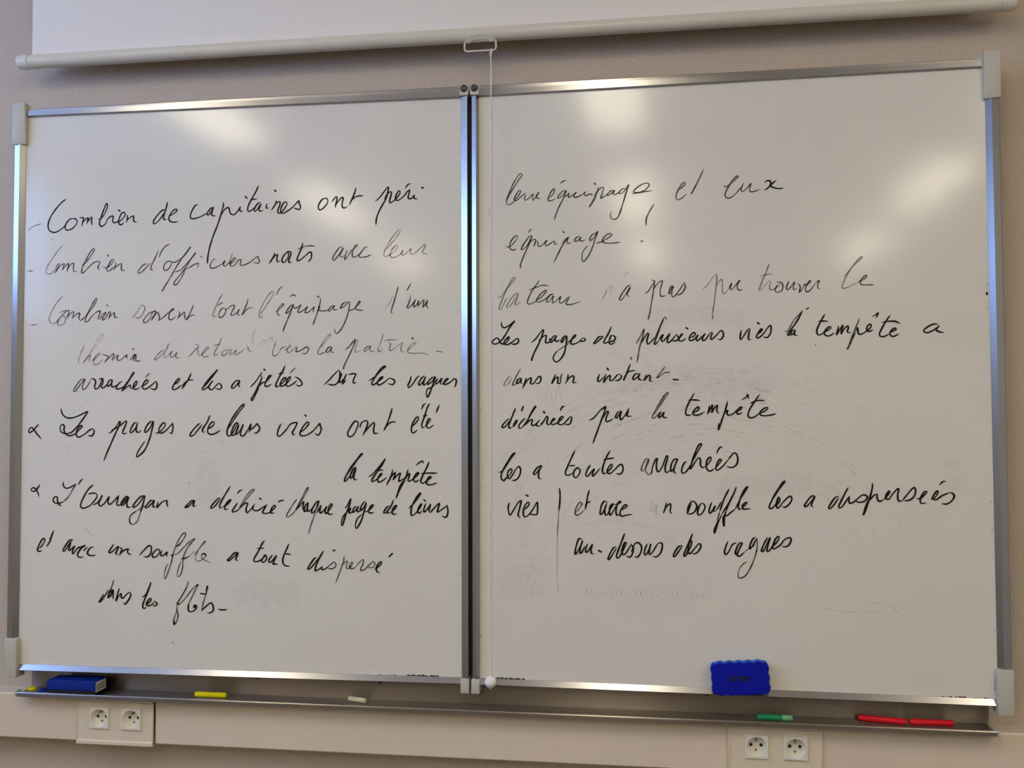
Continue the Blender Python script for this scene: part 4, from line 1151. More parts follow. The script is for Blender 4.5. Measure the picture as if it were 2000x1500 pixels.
# ceiling luminaires
def lamp_bms():
    """surface mounted luminaire: slim painted pan, opal diffuser bulging below it"""
    w, l = .125, .55
    h = box(-w - .012, w + .012, -l - .012, l + .012, -.030, 0, .004)
    e = bmesh.new()
    ring = []
    for z, s in ((-.030, 0), (-.070, 0), (-.082, .006), (-.088, .020)):
        ring.append([e.verts.new(p) for p in ((-w + s, -l + s, z), (w - s, -l + s, z), (w - s, l - s, z), (-w + s, l - s, z))])
    for a, c in zip(ring[:-1], ring[1:]):
        for k in range(4):
            e.faces.new((a[k], a[(k + 1) % 4], c[(k + 1) % 4], c[k]))
    e.faces.new(ring[-1])
    return h, e
lamp0 = None
ROWS = ('nearest the boards', 'in the middle row', 'in the row farthest from the boards')
SIDES = ('left', 'centre', 'right')
for j, y in enumerate(LAMP_Y):
    for i, x in enumerate(LAMP_X):
        if lamp0 is None:
            h, e = lamp_bms()
            lamp0 = r = empty('ceiling_light', (x, y, CEIL))
            parts = [obj('housing', h, M['lamp_housing'], r), obj('diffuser', e, M['lamp'], r)]
        else:
            r = lamp0.copy(); COL.objects.link(r); r.location = (x, y, CEIL)
            for p in parts:
                c = p.copy(); COL.objects.link(c); c.parent = r
        tag(r, 'long warm white ceiling light, %s one %s' % (SIDES[i], ROWS[j]), 'ceiling light', 'ceiling lights of the classroom')

# ------------------------------------------------------------------ fixed board behind the two wings
bb = tag(empty('backboard', (0, 0, .885)), 'fixed wall board mostly hidden behind the two whiteboards', 'board')
obj('board_panel', box(-1.045, 1.055, -.030, -.002, .0, 1.296), M['back'], bb)
bm = extrude([(-.001, 1.296), (-.036, 1.296), (-.036, 1.3065), (-.030, 1.310), (-.001, 1.310)], 'x', -1.045, 1.052)
obj('top_rail', bm, M['alu'], bb)
for x0, x1 in ((-1.060, -1.0455), (1.0555, 1.070)):
    obj('side_rail', box(x0, x1, -.034, -.001, 0, 1.296, .002), M['alu_v'], bb)

# ------------------------------------------------------------------ whiteboard wings
H = 1.260
GR = {'d': (.0033, 0), 'm': (.0027, 1), 'l': (.0024, 2), 'f': (.0026, 3)}
INKS = [M['ink_d'], M['ink_m'], M['ink_l'], M['ink_f']]

def parse():
    cur = None
    res = {'L': [], 'R': []}
    for row in STROKES.strip().split('\n'):
        if row.startswith('W|'):
            _, s, n = row.split('|', 2)
            cur = []
            res[s].append((n, cur))
        elif row.startswith('T|'):
            word = []
            cur.append((row[2:], word))
        else:
            g, *pp = row.split(' ')
            word.append((g, [(int(a) / 10000, int(b) / 10000) for a, b in (q.split(',') for q in pp)]))
    return res
WRITING = parse()

def outer_stile(w, left):
    pr = [(-.026, .018), (-.026, -.0065), (-.0245, -.0078), (-.0100, -.0118), (-.0010, -.0012), (-.001, .0), (-.006, .018)]
    if not left:
        pr = [(w - a, b) for a, b in pr]
    return extrude(pr, 'z', -.018, H + .022)

def inner_stile(w, left):
    if left:
        pr = [(.0005, .018), (.0005, -.001), (.0013, -.0042), (.0078, -.0074), (.0154, -.0109), (.0165, -.0100), (.0165, .018)]
        pr = [(w + a, c) for a, c in pr]
    else:
        pr = [(-.0005, .018), (-.0005, -.001), (-.0058, -.0108), (-.0155, -.0064), (-.0165, -.0050), (-.0165, .018)]
    return extrude(pr, 'z', -.006, H + .012)

def edge_residue(w, left):
    """crusts of old ink along the lower edge and beside the stiles"""
    bm = bmesh.new()
    rg = random.Random(3 if left else 4)
    runs = ([(.840, .882, .0, .0024, 18), (.903, .972, .0005, .0034, 40), (.74, .845, 0, .0007, 16)] if left
            else [(.034, .096, .0005, .0036, 40), (.094, .2, 0, .0008, 14), (.930, .976, .0, .0030, 22), (.76, .768, 0, .0016, 3), (.995, 1.02, 0.001, .0018, 6), (.6, .93, 0, .0006, 26)])
    for x0, x1, zo, h, n in runs:
        for k in range(n):
            x = x0 + (x1 - x0) * (k + rg.random()) / n
            hh = h * (.4 + .8 * rg.random())
            c = (x, zo + hh * .5)
            lw = (x1 - x0) / n * (.7 + .9 * rg.random())
            pts = [(c[0] + lw * math.cos(a) * (.7 + .5 * rg.random()), c[1] + hh * .8 * math.sin(a) * (.6 + .6 * rg.random())) for a in [2 * PI * q / 9 for q in range(9)]]
            vs_ = [bm.verts.new((px, -.0003 - 1e-6 * k, max(pz, -.0004))) for px, pz in pts]
            bm.faces.new(vs_)
    def specks(x, z0, z1, n, s):
        for k in range(n):
            z = z0 + (z1 - z0) * rg.random()
            hh = s * (.3 + rg.random())
            xx = x + (rg.random() - .5) * .002
            vs_ = [bm.verts.new((xx + hh * .5 * math.cos(a) * (.6 + .6 * rg.random()), -.00031 - 1e-6 * k, z + hh * math.sin(a) * (.6 + .6 * rg.random()))) for a in [2 * PI * q / 7 for q in range(7)]]
            bm.faces.new(vs_)
    if left:
        specks(w - .002, .03, .6, 14, .0014); specks(.002, .03, .07, 7, .002); specks(.002, .2, .9, 9, .0012)
    else:
        specks(w - .0025, .018, .058, 22, .0034); specks(w - .003, .06, .9, 16, .0015); specks(.002, .02, .6, 16, .0013)
    return bm

def smears(w, left):
    """what the eraser left: faint arcs of the wiping arm, hazy patches and half wiped strokes"""
    bm = bmesh.new()
    rg = random.Random(11 if left else 12)
    arcs = []
    if left:
        arcs = [(.60, .05, .46 + .012 * k, .5 + .5 * rg.random(), 1.9 + .5 * rg.random()) for k in range(4)]
        cx, cz = .60, .0
    else:
        cx, cz = .475, .165
        for k in range(52):
            r = .300 + .0040 * k + .004 * rg.random()
            a0 = .35 + 1.5 * rg.random()
            arcs.append((cx, cz, r, a0, a0 + .35 + .9 * rg.random()))
    n = 0
    for ax, az, r, a0, a1 in arcs:
        a = a0
        while a < a1:
            d = .03 + .10 * rg.random()
            pts = [(ax + r * 1.06 * math.cos(a + d * q / 8), az + r * math.sin(a + d * q / 8)) for q in range(9)]
            pts = [p for p in pts if .01 < p[0] < w - .01]
            if len(pts) > 2:
                ribbon(bm, pts, .0009 + .0009 * rg.random(), -.00012 - 2e-6 * n, 0, .2, .2); n += 1
            a += d + .01 + .06 * rg.random() * (1.6 if not left else 2.5)
    def scrawl(x0, x1, z, h, m, wd, mi=0):
        nonlocal n
        pts = []
        for k in range(m):
            pts.append((x0 + (x1 - x0) * k / (m - 1) + (rg.random() - .5) * .004, z + h * (.5 if k % 2 else -.5) * (.4 + .8 * rg.random())))
        ribbon(bm, spline(pts), wd, -.00013 - 2e-6 * n, mi, .3, .25); n += 1
    def haze(pts, wd):
        nonlocal n
        ribbon(bm, spline(pts, .004), wd, -.00008 - 2e-6 * n, 1, .2, .3); n += 1
    if left:
        haze([(.44, .47), (.445, .44), (.45, .40), (.45, .37)], .045)
        haze([(.47, .54), (.475, .52), (.48, .50)], .018)
        haze([(.52, .15), (.53, .17), (.55, .18), (.60, .17), (.66, .175)], .05)
        for x0, z0, x1, z1 in ((.10, .555, .20, .62), (.56, .20, .60, .185), (.55, .165, .575, .155), (.60, .135, .64, .134), (.12, .30, .14, .27)):
            ribbon(bm, [(x0, z0), ((x0 + x1) / 2, (z0 + z1) / 2 + .004), (x1, z1)], .0016, -.00014 - 2e-6 * n, 0); n += 1
        scrawl(.58, .66, .73, .04, 6, .006, 1); scrawl(.10, .13, .49, .03, 6, .0014)
    else:
        haze([(.085, .42), (.085, .38), (.095, .33), (.10, .28)], .02)
        haze([(.075, .24), (.08, .21), (.07, .17)], .06)
        haze([(.13, .27), (.12, .22), (.13, .18)], .03)
        haze([(.955, .47), (.965, .44), (.96, .41)], .03)
        haze([(.30, .63), (.40, .645), (.52, .63), (.62, .62)], .05)
        haze([(.36, .765), (.44, .775), (.56, .76)], .035)
        haze([(.50, .40), (.62, .42), (.76, .41)], .05)
        haze([(.22, .33), (.30, .34), (.38, .32), (.42, .28)], .012)
        for q in range(24):                                     # half wiped loops of an older line of writing
            x = .215 + .0105 * q + .004 * rg.random()
            if q in (8, 9, 17): continue
            z, hh = .186 + .004 * rg.random(), .008 + .012 * rg.random()
            ribbon(bm, spline([(x + .008, z + hh * .6), (x + .003, z + hh * .5), (x, z), (x + .004, z - hh * .4), (x + .009, z - hh * .1), (x + .0095, z + hh * .5), (x + .011, z - hh * .4)]), .0011, -.00013 - 2e-6 * n, 0, .3, .3); n += 1
        scrawl(.72, .79, .215, .016, 9, .0011)
        scrawl(.46, .60, .60, .05, 7, .005, 1); scrawl(.60, .80, .625, .03, 9, .004, 1)
        scrawl(.27, .37, .69, .02, 6, .005, 1); scrawl(.14, .18, .60, .05, 5, .0018)
        ribbon(bm, [(.68, .175), (.75, .163), (.82, .165)], .003, -.00014 - 2e-6 * n, 0); n += 1
        ribbon(bm, [(.77, .19), (.84, .178), (.87, .15), (.865, .125)], .0025, -.00014 - 2e-6 * n, 0); n += 1
        ribbon(bm, spline([(.148, 1.152), (.150, 1.146), (.153, 1.144), (.163, 1.1445), (.172, 1.1435), (.175, 1.146), (.173, 1.152)]), .0010, -.00014 - 2e-6 * n, 0); n += 1
    return bm

def make_wing(left, origin, end, label):
    ax, ay = origin
    w = math.hypot(end[0] - ax, end[1] - ay)
    rz = math.atan2(end[1] - ay, end[0] - ax)
    root = tag(empty('whiteboard', (ax, ay, .900), rz), label, 'whiteboard', 'pair of whiteboard wings')
    pn = obj('writing_panel', box(-.004, w + .004, 0, .016, -.006, H + .006), M['enamel'], root)
    rp = [(-.0035, .0145), (-.0075, .0135), (-.008, .0015), (-.006, .0004), (.017, .0004), (.017, .0145)]
    obj('top_rail', extrude([(y, H + z) for y, z in rp], 'x', .0, w), M['alu'], root)
    br = [(-.0030, .0022), (-.0096, -.0092), (-.0090, -.0105), (.017, -.0105), (.017, -.0004), (.0003, -.0004), (.0003, .0022)]
    obj('bottom_rail', extrude(br, 'x', .0, w), M['alu'], root)
    obj('outer_stile', outer_stile(w, left), M['alu_v'], root)
    obj('inner_stile', inner_stile(w, left), M['alu_v'], root)
    sx = (lambda a: a) if left else (lambda a: w - a)
    def cap(x0, x1, z0, z1, taper):
        a, b = sorted((sx(x0), sx(x1)))
        bm = box(a, b, -.0155, .018, z0, z1, .0022)
        if taper:                                            # the inner side leans away towards the stile
            for v in bm.verts:
                if abs(v.co.x - sx(x1)) < .004 and v.co.y < 0:
                    k = (v.co.z - z0) / (z1 - z0)
                    if k < .5: v.co.y += .006
        return obj('corner_cap', bm, M['grey_plastic'], root, True)
    cap(-.0275, .0035, H - .066, H + .030, True)
    cap(-.0275, .0035, -.026, .062, False)
    # thin lug beside the upper cap, over the end of the top rail
    bm = extrude([(sx(.003), H + .0145), (sx(.024), H + .0145), (sx(.018), H + .020), (sx(.006), H + .027), (sx(.003), H + .027)], 'y', -.002, .016)
    obj('corner_lug', bm, M['grey_plastic'], root)
    ia, ib = (w - .0005, w + .018) if left else (-.018, .0005)
    obj('end_cap', box(ia, ib, -.0125, .0185, -.029, .0015, .0015), M['grey_plastic'], root, True)
    # upper end cap with a rounded head carrying the round black buffer
    cx, cz, R = (ia + ib) / 2, H + .0165, .0098
    pr = [(ia, H + .002), (ib, H + .002)] + [(cx + R * math.cos(a), cz + R * math.sin(a)) for a in [PI * q / 14 for q in range(15)]]
    uc = obj('upper_end_cap', extrude(pr, 'y', -.0125, .0185), M['grey_plastic'], root)
    kb = lathe([(-.0150, 0), (-.0150, .0035), (-.0148, .0062), (-.0138, .0078), (-.0125, .0082), (-.0122, .0082)], 28, 'y')
    k = obj('buffer_knob', kb, M['black'], uc, True, (cx, 0, cz))
    k['label'] = 'round black buffer'
    sl = bmesh.new()
    for q in (-1, 1):
        box(q * .0026 - .0019, q * .0026 + .0019, -.0158, -.0146, -.0036, .0036, .0004, 1, bm=sl)
    so = obj('knob_insert', sl, M['slot'], uc, False, (cx, 0, cz + .0004))
    so.rotation_euler = (0, 0 if left else math.radians(-28), 0)
    # writing: each line of text is a part, each word of it a sub-part
    i = 0
    for n, words in WRITING['L' if left else 'R']:
        line = None
        if n != '#':
            line = empty('handwriting_line')
            line.parent = root
            line['label'] = 'black marker handwriting "%s"' % n
        for text, strokes in words:
            bm = bmesh.new()
            for g, pts in strokes:
                wd, mi = GR[g]
                if len(pts) == 2 and math.hypot(pts[0][0] - pts[1][0], pts[0][1] - pts[1][1]) < .004:
                    wd *= 1.1
                ribbon(bm, spline(pts), wd, -.0002 - 2e-6 * i, mi)
                i += 1
            if n == '#':
                o = obj('ink_specks', bm, INKS, pn)
                o['label'] = 'stray specks of black ink'
                o['kind'] = 'stuff'
            elif text in '-|α!':
                o = obj('handwritten_mark', bm, INKS, line)
                o['label'] = {'-': 'handwritten dash', '|': 'long handwritten upright bar', 'α': 'handwritten alpha shaped mark', '!': 'lower dot of the exclamation mark'}[text]
            else:
                o = obj('handwritten_word', bm, INKS, line)
                o['label'] = 'handwritten word "%s"' % text
    o = obj('eraser_smear', smears(w, left), [M['ink_g'], M['ink_s']], pn)
    o['label'] = 'faint grey traces of wiped off ink'; o['kind'] = 'stuff'
    o = obj('ink_residue', edge_residue(w, left), M['hole'], pn)
    o['label'] = 'black crusts of old ink along the panel edges'; o['kind'] = 'stuff'
    return root, w, rz

wing_left, WL, _a = make_wing(True, (-1.0426, -.075), (-.0205, -.0555), 'left whiteboard with ten lines of black French handwriting, bright left edge')
wing_right, WR, RZR = make_wing(False, (.0205, -.0555), (1.056, -.075), 'right whiteboard with the white pull cord hanging in front of it')

# ------------------------------------------------------------------ pen tray below the boards
TZ = .838
tray = tag(empty('pen_tray', (0, -.05, TZ)), 'long aluminium pen tray running below both whiteboards', 'tray')
def tr(name, bm, m, smooth=False):
    bmesh.ops.translate(bm, verts=bm.verts, vec=(0, .05, -TZ))
    return obj(name, bm, m, tray, smooth)
tr('tray_back', extrude([(-.0015, TZ - .003), (-.0240, TZ - .003), (-.0240, TZ + .0445), (-.0015, TZ + .0445)], 'x', -1.045, 1.056), M['tray'])
pr = [(-.0245, TZ - .0035), (-.0880, TZ - .0055), (-.0900, TZ - .0040), (-.0905, TZ + .0030), (-.0892, TZ + .0052), (-.0872, TZ + .0050), (-.0860, TZ + .0008), (-.0820, TZ), (-.0245, TZ)]
tr('tray_shelf', extrude(pr, 'x', -1.038, 1.050), M['tray'])
for x0, x1 in ((-1.0435, -1.0385), (1.0505, 1.0565)):
    tr('tray_end', box(x0, x1, -.0895, -.070, TZ - .005, TZ + .007, .0015), M['grey_plastic'], True)
for x in (-.94, -.4912, -.2085, .4979, .9969):
    bm = lathe([(-.0295, 0), (-.0295, .003), (-.0285, .0042), (-.0243, .0044)], 14, 'y')
    bmesh.ops.translate(bm, verts=bm.verts, vec=(x, 0, .8775))
    tr('screw', bm, M['dark_steel'], True)
bm = bmesh.new()
rg = random.Random(5)
for k in range(40):
    x, y = -.035 + .07 * rg.random(), -.080 + .045 * rg.random()
    s = .0006 + .0014 * rg.random()
    bm.faces.new([bm.verts.new((x + s * 1.8 * math.cos(a), y + s * math.sin(a), TZ + .0004 + 1e-6 * k)) for a in [2 * PI * q / 8 for q in range(8)]])
o = tr('chalk_dust', bm, M['dust'])
o['label'] = 'pale green chalk dust'; o['kind'] = 'stuff'

# ------------------------------------------------------------------ things on the tray
def stick(name, label, cat, c, length, r, m, yaw=0.0, tilt=0.0, end=None, pale=None, group=None, tipm=None, tip=.7):
    """a short round stick lying along the tray, ends slightly chamfered"""
    h = length / 2
    root = tag(empty(name, c), label, cat, group)
    root.rotation_euler = (0, tilt, yaw)
    cut = h - pale if pale else h
    pr = [(-h, 0), (-h, r * tip), (-h + r * .5, r)]
    if pale:
        body = pr + [(cut, r), (cut, 0)]
    else:
        body = pr + [(h - r * .5, r), (h, r * tip), (h, 0)]
    obj('stick_body', lathe(body, 20), m, root, True)
    if pale:
        e = obj('stick_end', lathe([(cut, 0), (cut, r * 1.03), (h - r * .4, r * 1.0), (h, r * .8), (h, 0)], 20), tipm, root, True)
        e['label'] = 'pale end' 
    elif tipm:
        e = obj('stick_end', lathe([(-h - .0006, 0), (-h - .0006, r * .55), (-h + .0004, r * .62), (-h + .0004, 0)], 20), tipm, root, True)
        e['label'] = 'darker end face'
    return root
stick('chalk_stick', 'bright yellow chalk stick lying on the tray under the left whiteboard', 'chalk', (-.590, -.055, TZ + .0056), .0735, .0056, M['yellow'], 0, group='chalk sticks on the tray')
stick('chalk_stick', 'short pale cream chalk stub lying slanted on the tray left of the pull cord', 'chalk', (-.2545, -.047, TZ + .0052), .046, .0052, M['white_chalk'], math.radians(-16), group='chalk sticks on the tray', tip=.35)
stick('chalk_stick', 'green chalk stick with a pale green end, below the blue eraser', 'chalk', (.632, -.058, TZ + .0056), .0705, .0056, M['green'], math.radians(1), pale=.021, tipm=M['green_pale'], group='chalk sticks on the tray', tip=.8)
stick('chalk_stick', 'red chalk stick lying slanted, the left one of the two red ones', 'chalk', (.845, -.047, TZ + .0066), .092, .0062, M['red'], math.radians(-12), tipm=M['pink'], group='chalk sticks on the tray', tip=.8)
stick('chalk_stick', 'straight red chalk stick nearest the right end of the tray', 'chalk', (.938, -.0515, TZ + .0061), .084, .0061, M['red'], math.radians(1), tipm=M['pink'], group='chalk sticks on the tray', tip=.8)

# small yellow and blue magnets at the left end of the tray
def button(name, label, c, r, m, stretch=1.0):
    bm = lathe([(0, 0), (0, r * .92), (.0015, r), (.004, r * .97), (.0058, r * .72), (.0064, 0)], 24, 'z')
    for v in bm.verts: v.co.x *= stretch
    return tag(obj(name, bm, m, None, True, c), label, 'magnet', 'small magnets on the tray')
button('magnet', 'flat round yellow magnet at the far left end of the tray', (-1.026, -.050, TZ), .0092, M['yellow'], 1.1)
button('magnet', 'small dark blue magnet between the yellow one and the blue eraser', (-.992, -.058, TZ), .0095, M['box_blue'])

# blue board eraser lying on the tray
er = tag(empty('board_eraser', (-.9045, -.067, TZ + .0057)), 'blue box shaped board eraser with black felt lying on the tray, left end', 'eraser')
ew, ed = .0585, .0235
obj('eraser_body', box(-ew, ew, -ed, ed, .0065, .0290, .0025, 3), M['box_blue'], er, True)
obj('felt_pad', box(-ew + .0008, ew - .0008, -ed + .0005, ed - .0005, 0, .0066, .001), M['felt'], er)['label'] = 'black felt sole'
lb = obj('label_sticker', box(ew - .0002, ew + .0005, -ed + .003, ed - .004, .0045, .0265), M['paper'], er)
lb['label'] = 'white label with small dark print'
bm = bmesh.new()
rg = random.Random(9)
for row in range(3):
    y = -ed + .0065
    while y < ed - .0095:
        wd = .0008 + .0016 * rg.random()
        z = .0085 + row * .0048
        box(ew + .0004, ew + .0008, y, y + wd, z, z + .0030 - .0008 * rg.random(), bm=bm)
        y += wd + .0007 + .0008 * rg.random()
obj('label_print', bm, M['print'], lb)

# blue foam eraser held on the right whiteboard by its magnet
def wavy(hw, hh, n=90, inset=0.0):
    pts = []
    rr = .011
    base = round_rect(-hw, hw, -hh, hh, rr, 6)
    out = []
    m = len(base)
    for i in range(m):
        a, b = Vector((base[i][0], base[i][1])), Vector((base[(i + 1) % m][0], base[(i + 1) % m][1]))
        k = max(1, int((b - a).length / .0022))
        for q in range(k):
            out.append(a.lerp(b, q / k))
    for p in out:
        x, z = p.x, p.y
        if abs(z) > hh - .004 and abs(x) < hw - .006:
            z += math.copysign(.0013, z) * math.cos(x / .0188 * 2 * PI)
        if abs(x) > hw - .004 and abs(z) < hh - .006:
            x += math.copysign(.0009, x) * math.cos(z / .0188 * 2 * PI)
        s = 1 - inset / max(hw, hh)
        pts.append((x * s, z * s))
    return pts
cu, cz = .5407, .0290
fe = tag(empty('board_eraser'), 'blue wavy edged foam eraser sticking to the right whiteboard, lower edge', 'eraser')
_wx = .0205 + math.cos(RZR) * cu
_wy = -.0555 + math.sin(RZR) * cu
fe.location = (_wx + math.sin(RZR) * .0005, _wy - math.cos(RZR) * .0102, .900 + cz)
fe.rotation_euler = (0, math.radians(-4.2), RZR)
o1 = wavy(.0572, .0325)
bm = bmesh.new()
layers = [(0, 1.0), (-.004, 1.0), (-.0165, 1.0), (-.0190, .985), (-.0200, .955)]
rings = [[bm.verts.new((p[0] * s, y, p[1] * s)) for p in o1] for y, s in layers]
n = len(o1)
for i in range(len(rings) - 1):
    for k in range(n):
        bm.faces.new((rings[i][k], rings[i][(k + 1) % n], rings[i + 1][(k + 1) % n], rings[i + 1][k]))
bm.faces.new(rings[0])
bm.faces.new(list(reversed(rings[-1])))
for f in bm.faces:
    if abs(f.normal.y) < .5 and all(v.co.y > -.0186 for v in f.verts): f.material_index = 1  # rim gets the blue painted as if lit
bmesh.ops.recalc_face_normals(bm, faces=bm.faces)
obj('foam_block', bm, [M['foam'], M['foam_lit_edge']], fe)
mg = obj('magnet_backing', box(-.045, .045, 0, .0060, -.024, .024, .001), M['black'], fe)
tcv = bpy.data.curves.new('printed_word', 'FONT')
tcv.body = 'Artline'
tcv.size = .0168
tcv.align_x = 'CENTER'
tcv.align_y = 'CENTER'
tcv.offset = .0006
tcv.extrude = .0003
tcv.materials.append(M['navy'])
_tmp = bpy.data.objects.new('printed_word_outline', tcv)
COL.objects.link(_tmp)
_me = bpy.data.meshes.new_from_object(_tmp.evaluated_get(bpy.context.evaluated_depsgraph_get()))
_me.name = 'printed_word'
bpy.data.objects.remove(_tmp)
tob = bpy.data.objects.new('printed_word', _me)
COL.objects.link(tob)
tob.parent = fe
tob.location = (.0005, -.0201, .0012)
tob.rotation_euler = (PI / 2, 0, 0)
tob['label'] = 'dark blue printed word on the foam'

# ------------------------------------------------------------------ projection screen
SY = -.068
scr = tag(empty('projection_screen', (0, SY, 2.293)), 'white roll down projection screen with cream bottom bar above the whiteboards', 'projection screen')
obj('screen_fabric', box(-1.0370, 1.0900, -.0012, .0002, .010, .500), M['fabric'], scr)
obj('bottom_bar', lathe([(-1.043, .0160), (1.094, .0160)], 40), M['bar'], scr, True)
for s, x in ((-1, -1.043), (1, 1.094)):
    pr = [(x, .0155), (x, .0171), (x + s * .020, .0167), (x + s * .0265, .0150), (x + s * .0280, .0128), (x + s * .0280, 0)]
    obj('bar_end_cap', lathe(pr, 32), M['cap'], scr, True)
obj('roller_case', extrude([(-.055, .49), (.045, .49), (.055, .50), (.055, .60), (.045, .61), (-.055, .61), (-.065, .60), (-.065, .50)], 'x', -1.10, 1.16), M['cap'], scr)
# bracket and wire handle under the bar
hx = .0275
pr = [(-.032, -.0205), (-.0320, -.0155), (-.020, -.0085), (0, -.0060), (.020, -.0085), (.032, -.0155), (.032, -.0205), (.018, -.0205), (.0155, -.0180), (-.0155, -.0180), (-.018, -.0205)]
hb = obj('handle_bracket', extrude([(hx + a, b) for a, b in pr], 'y', -.0180, -.0060), M['bracket'], scr)
for s in (-1, 1):
    obj('handle_clip', box(hx + s * .025 - .0065, hx + s * .025 + .0065, -.0170, -.0090, -.0225, -.0170, .0015), M['cap'], hb, True)
loop = round_rect(hx - .0345, hx + .0345, -.0405, -.0185, .006, 6)
bm = tube([(x, -.0130, z) for x, z in loop], .0019, 10, True)
obj('pull_handle', bm, M['wire'], scr, True)

# pull cord tied to the handle, with its ball
pc = tag(empty('pull_cord', (.0510, SY - .013, 2.2500)), 'thin white pull cord hanging from the screen handle with white ball', 'pull cord')
L0 = 2.2500 - .905
pts = [(-.0005 - .0045 * (k / 30) + .0009 * math.sin(k * .45), .003 * (k / 30), -L0 * k / 30) for k in range(31)]
obj('cord', tube(pts, .00135, 8), M['cord'], pc, True)
bm = bmesh.new()
kn = [(.0022 * math.sin(a * 1.0), .0026 * math.cos(a * 2.0), .0045 - .0022 * a + .002 * math.sin(2 * a)) for a in [q * .33 for q in range(22)]]
tube(kn, .0015, 8, bm=bm)
obj('knot', bm, M['cord'], pc, True)
R = .0126
bl = lathe([(-R - .0022, 0), (-R - .0022, .0018), (-R * .985, .0021)] + [(R * math.sin(a), R * math.cos(a)) for a in [-PI / 2 + .17 + (PI - .34) * q / 18 for q in range(19)]] + [(R * 1.04, .0016), (R * 1.04, 0)], 32, 'z')
obj('pull_ball', bl, M['ball'], pc, True, (-.0050, .003, -L0 - R * .4))

# ------------------------------------------------------------------ cable trunking and sockets
DZ0, DZ1, DY = .7285, .8305, -.056
duct = tag(empty('cable_trunking', (0, 0, DZ0)), 'long white plastic cable trunking along the wall below the pen tray', 'cable trunking')
HG = DZ1 - DZ0
obj('trunking_base', extrude([(-.001, .002), (DY + .028, .002), (DY + .028, HG - .002), (-.001, HG - .002)], 'x', X0 + .02, X1 - .02), M['duct'], duct)
cover = [(-.001, 0), (DY + .003, 0), (DY, .003), (DY, HG - .003), (DY + .003, HG), (-.001, HG), (-.001, HG - .0015), (DY + .0035, HG - .0015), (DY + .0025, HG - .004), (DY + .0025, .004), (DY + .0035, .0015), (-.001, .0015)]
cuts = [X0 + .02, -.9075, -.7195, .5390, .7240, X1 - .02]
for a, b in ((cuts[0], cuts[1]), (cuts[2], cuts[3]), (cuts[4], cuts[5])):
    obj('trunking_cover', extrude(cover, 'x', a, b), M['duct'], duct)

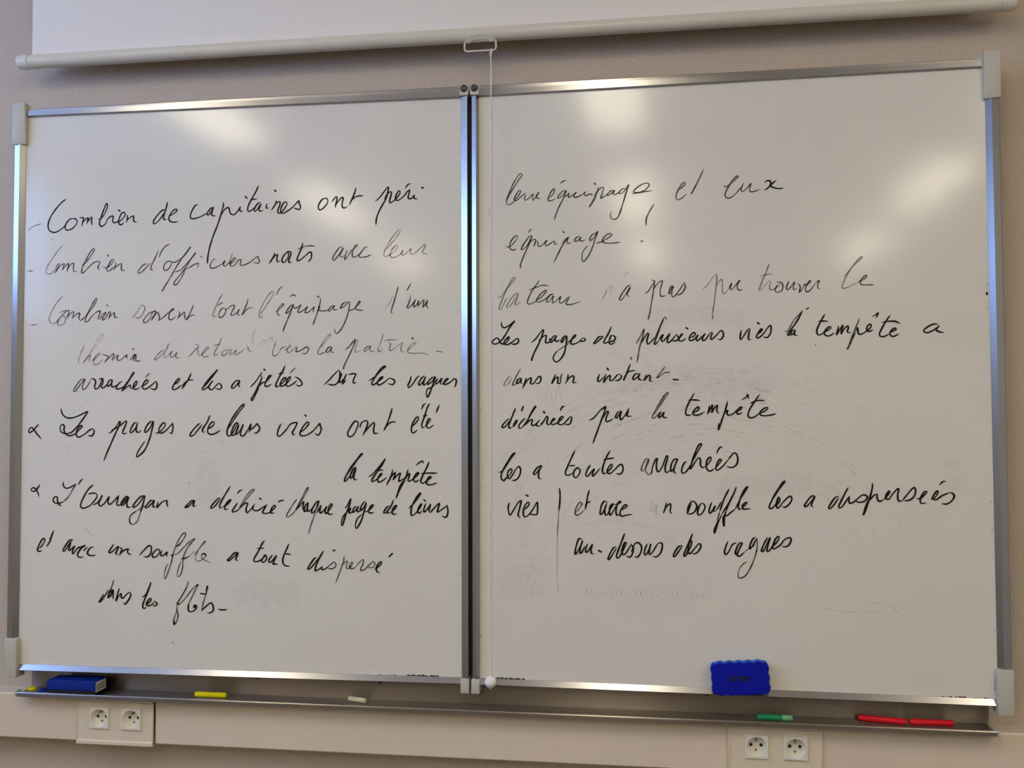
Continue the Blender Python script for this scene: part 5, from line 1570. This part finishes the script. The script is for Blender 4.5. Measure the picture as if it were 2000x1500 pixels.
def socket_unit(x, label, rot):
    """cover plate clipped over the trunking, with two socket inserts"""
    y = DY
    root = tag(empty('power_outlet', (x, y, DZ0)), label, 'power outlet', 'double power outlets on the trunking')
    hw = .0915
    hgt = DZ1 - DZ0
    yf, yi, yb_ = -.0048, -.0022, .026
    low = [(yb_, -.003), (yb_, -.0045), (-.0055, -.0045), (-.0080, -.0025), (-.0080, .004), (yf, .0065)]
    top = [(yf, hgt - .012), (-.0075, hgt - .0095), (-.0075, hgt - .003), (-.004, hgt + .001), (yb_, hgt + .001), (yb_, hgt), (-.001, hgt), (yi, hgt - .002)]
    end = [(yi, .002), (-.001, -.003)]
    cz, ho = .0560, .0215
    cxs = (-.0367, .0407)
    bm = bmesh.new()
    xs = [-hw, cxs[0] - ho, cxs[0] + ho, cxs[1] - ho, cxs[1] + ho, hw]
    for a, c in ((0, 1), (2, 3), (4, 5)):
        merge(bm, extrude(low + top + end, 'x', xs[a], xs[c]))
    for a, c in ((1, 2), (3, 4)):                            # openings for the two inserts
        merge(bm, extrude(low + [(yf, cz - ho), (yi, cz - ho)] + end, 'x', xs[a], xs[c]))
        merge(bm, extrude([(yf, cz + ho)] + top + [(yi, cz + ho)], 'x', xs[a], xs[c]))
    pl = obj('cover_plate', bm, M['plate'], root)
    for s in (-1, 1):
        obj('plate_edge', box(s * hw - .0022, s * hw + .0016, -.0066, -.0030, .005, hgt - .009, .001), M['plate'], pl, True)
    for s in (-1, 1):
        cx = cxs[0] if s < 0 else cxs[1]
        bm = bmesh.new()
        # square insert with a round well
        N = 40
        y1, yb = -.0095, .0055
        sq = []
        a_ = .0236
        for k in range(N):
            a = 2 * PI * k / N + PI / 4
            c, s_ = math.cos(a), math.sin(a)
            q = a_ / max(abs(c), abs(s_))
            sq.append((c * q, s_ * q))
        Rw = .0196
        rings = [[(p[0], -.0045, p[1]) for p in sq], [(p[0], y1 + .0008, p[1]) for p in sq], [(p[0] * .965, y1, p[1] * .965) for p in sq],
                 [(Rw * 1.03 * math.cos(2 * PI * k / N + PI / 4), y1, Rw * 1.03 * math.sin(2 * PI * k / N + PI / 4)) for k in range(N)],
                 [(Rw * math.cos(2 * PI * k / N + PI / 4), y1 + .0012, Rw * math.sin(2 * PI * k / N + PI / 4)) for k in range(N)],
                 [(Rw * .93 * math.cos(2 * PI * k / N + PI / 4), yb, Rw * .93 * math.sin(2 * PI * k / N + PI / 4)) for k in range(N)]]
        vr = [[bm.verts.new(p) for p in r_] for r_ in rings]
        for i in range(len(vr) - 1):
            for k in range(N):
                f = bm.faces.new((vr[i][k], vr[i][(k + 1) % N], vr[i + 1][(k + 1) % N], vr[i + 1][k]))
                f.smooth = i >= 3
        bm.faces.new(vr[-1])
        so = obj('socket', bm, M['socket'], root, False, (cx, 0, cz))
        def at_(dx, dz):
            c, s_ = math.cos(rot), math.sin(rot)
            return (dx * c - dz * s_, dx * s_ + dz * c)
        for dx in (-.0101, .0101):
            px, pz = at_(dx, 0)
            obj('contact_hole', lathe([(yb - .0005, 0), (yb - .0005, .0033), (yb + .0002, .0035), (yb + .0002, 0)], 16, 'y'), M['hole'], so, False, (px, 0, pz))
        px, pz = at_(0, .0115)
        obj('earth_pin', lathe([(-.0078, 0), (-.0074, .0013), (-.0060, .0022), (yb, .0023)], 16, 'y'), M['pin'], so, True, (px, 0, pz))
        px, pz = at_(0, -.0105)
        obj('fixing_screw', lathe([(yb - .0012, 0), (yb - .0012, .0022), (yb, .0027)], 14, 'y'), M['pin'], so, True, (px, 0, pz))
    return root
socket_unit(-.8150, 'double power outlet with cream cover plate, below the left whiteboard', 0)
socket_unit(.6310, 'double power outlet with cream cover plate, below the right whiteboard', 0)
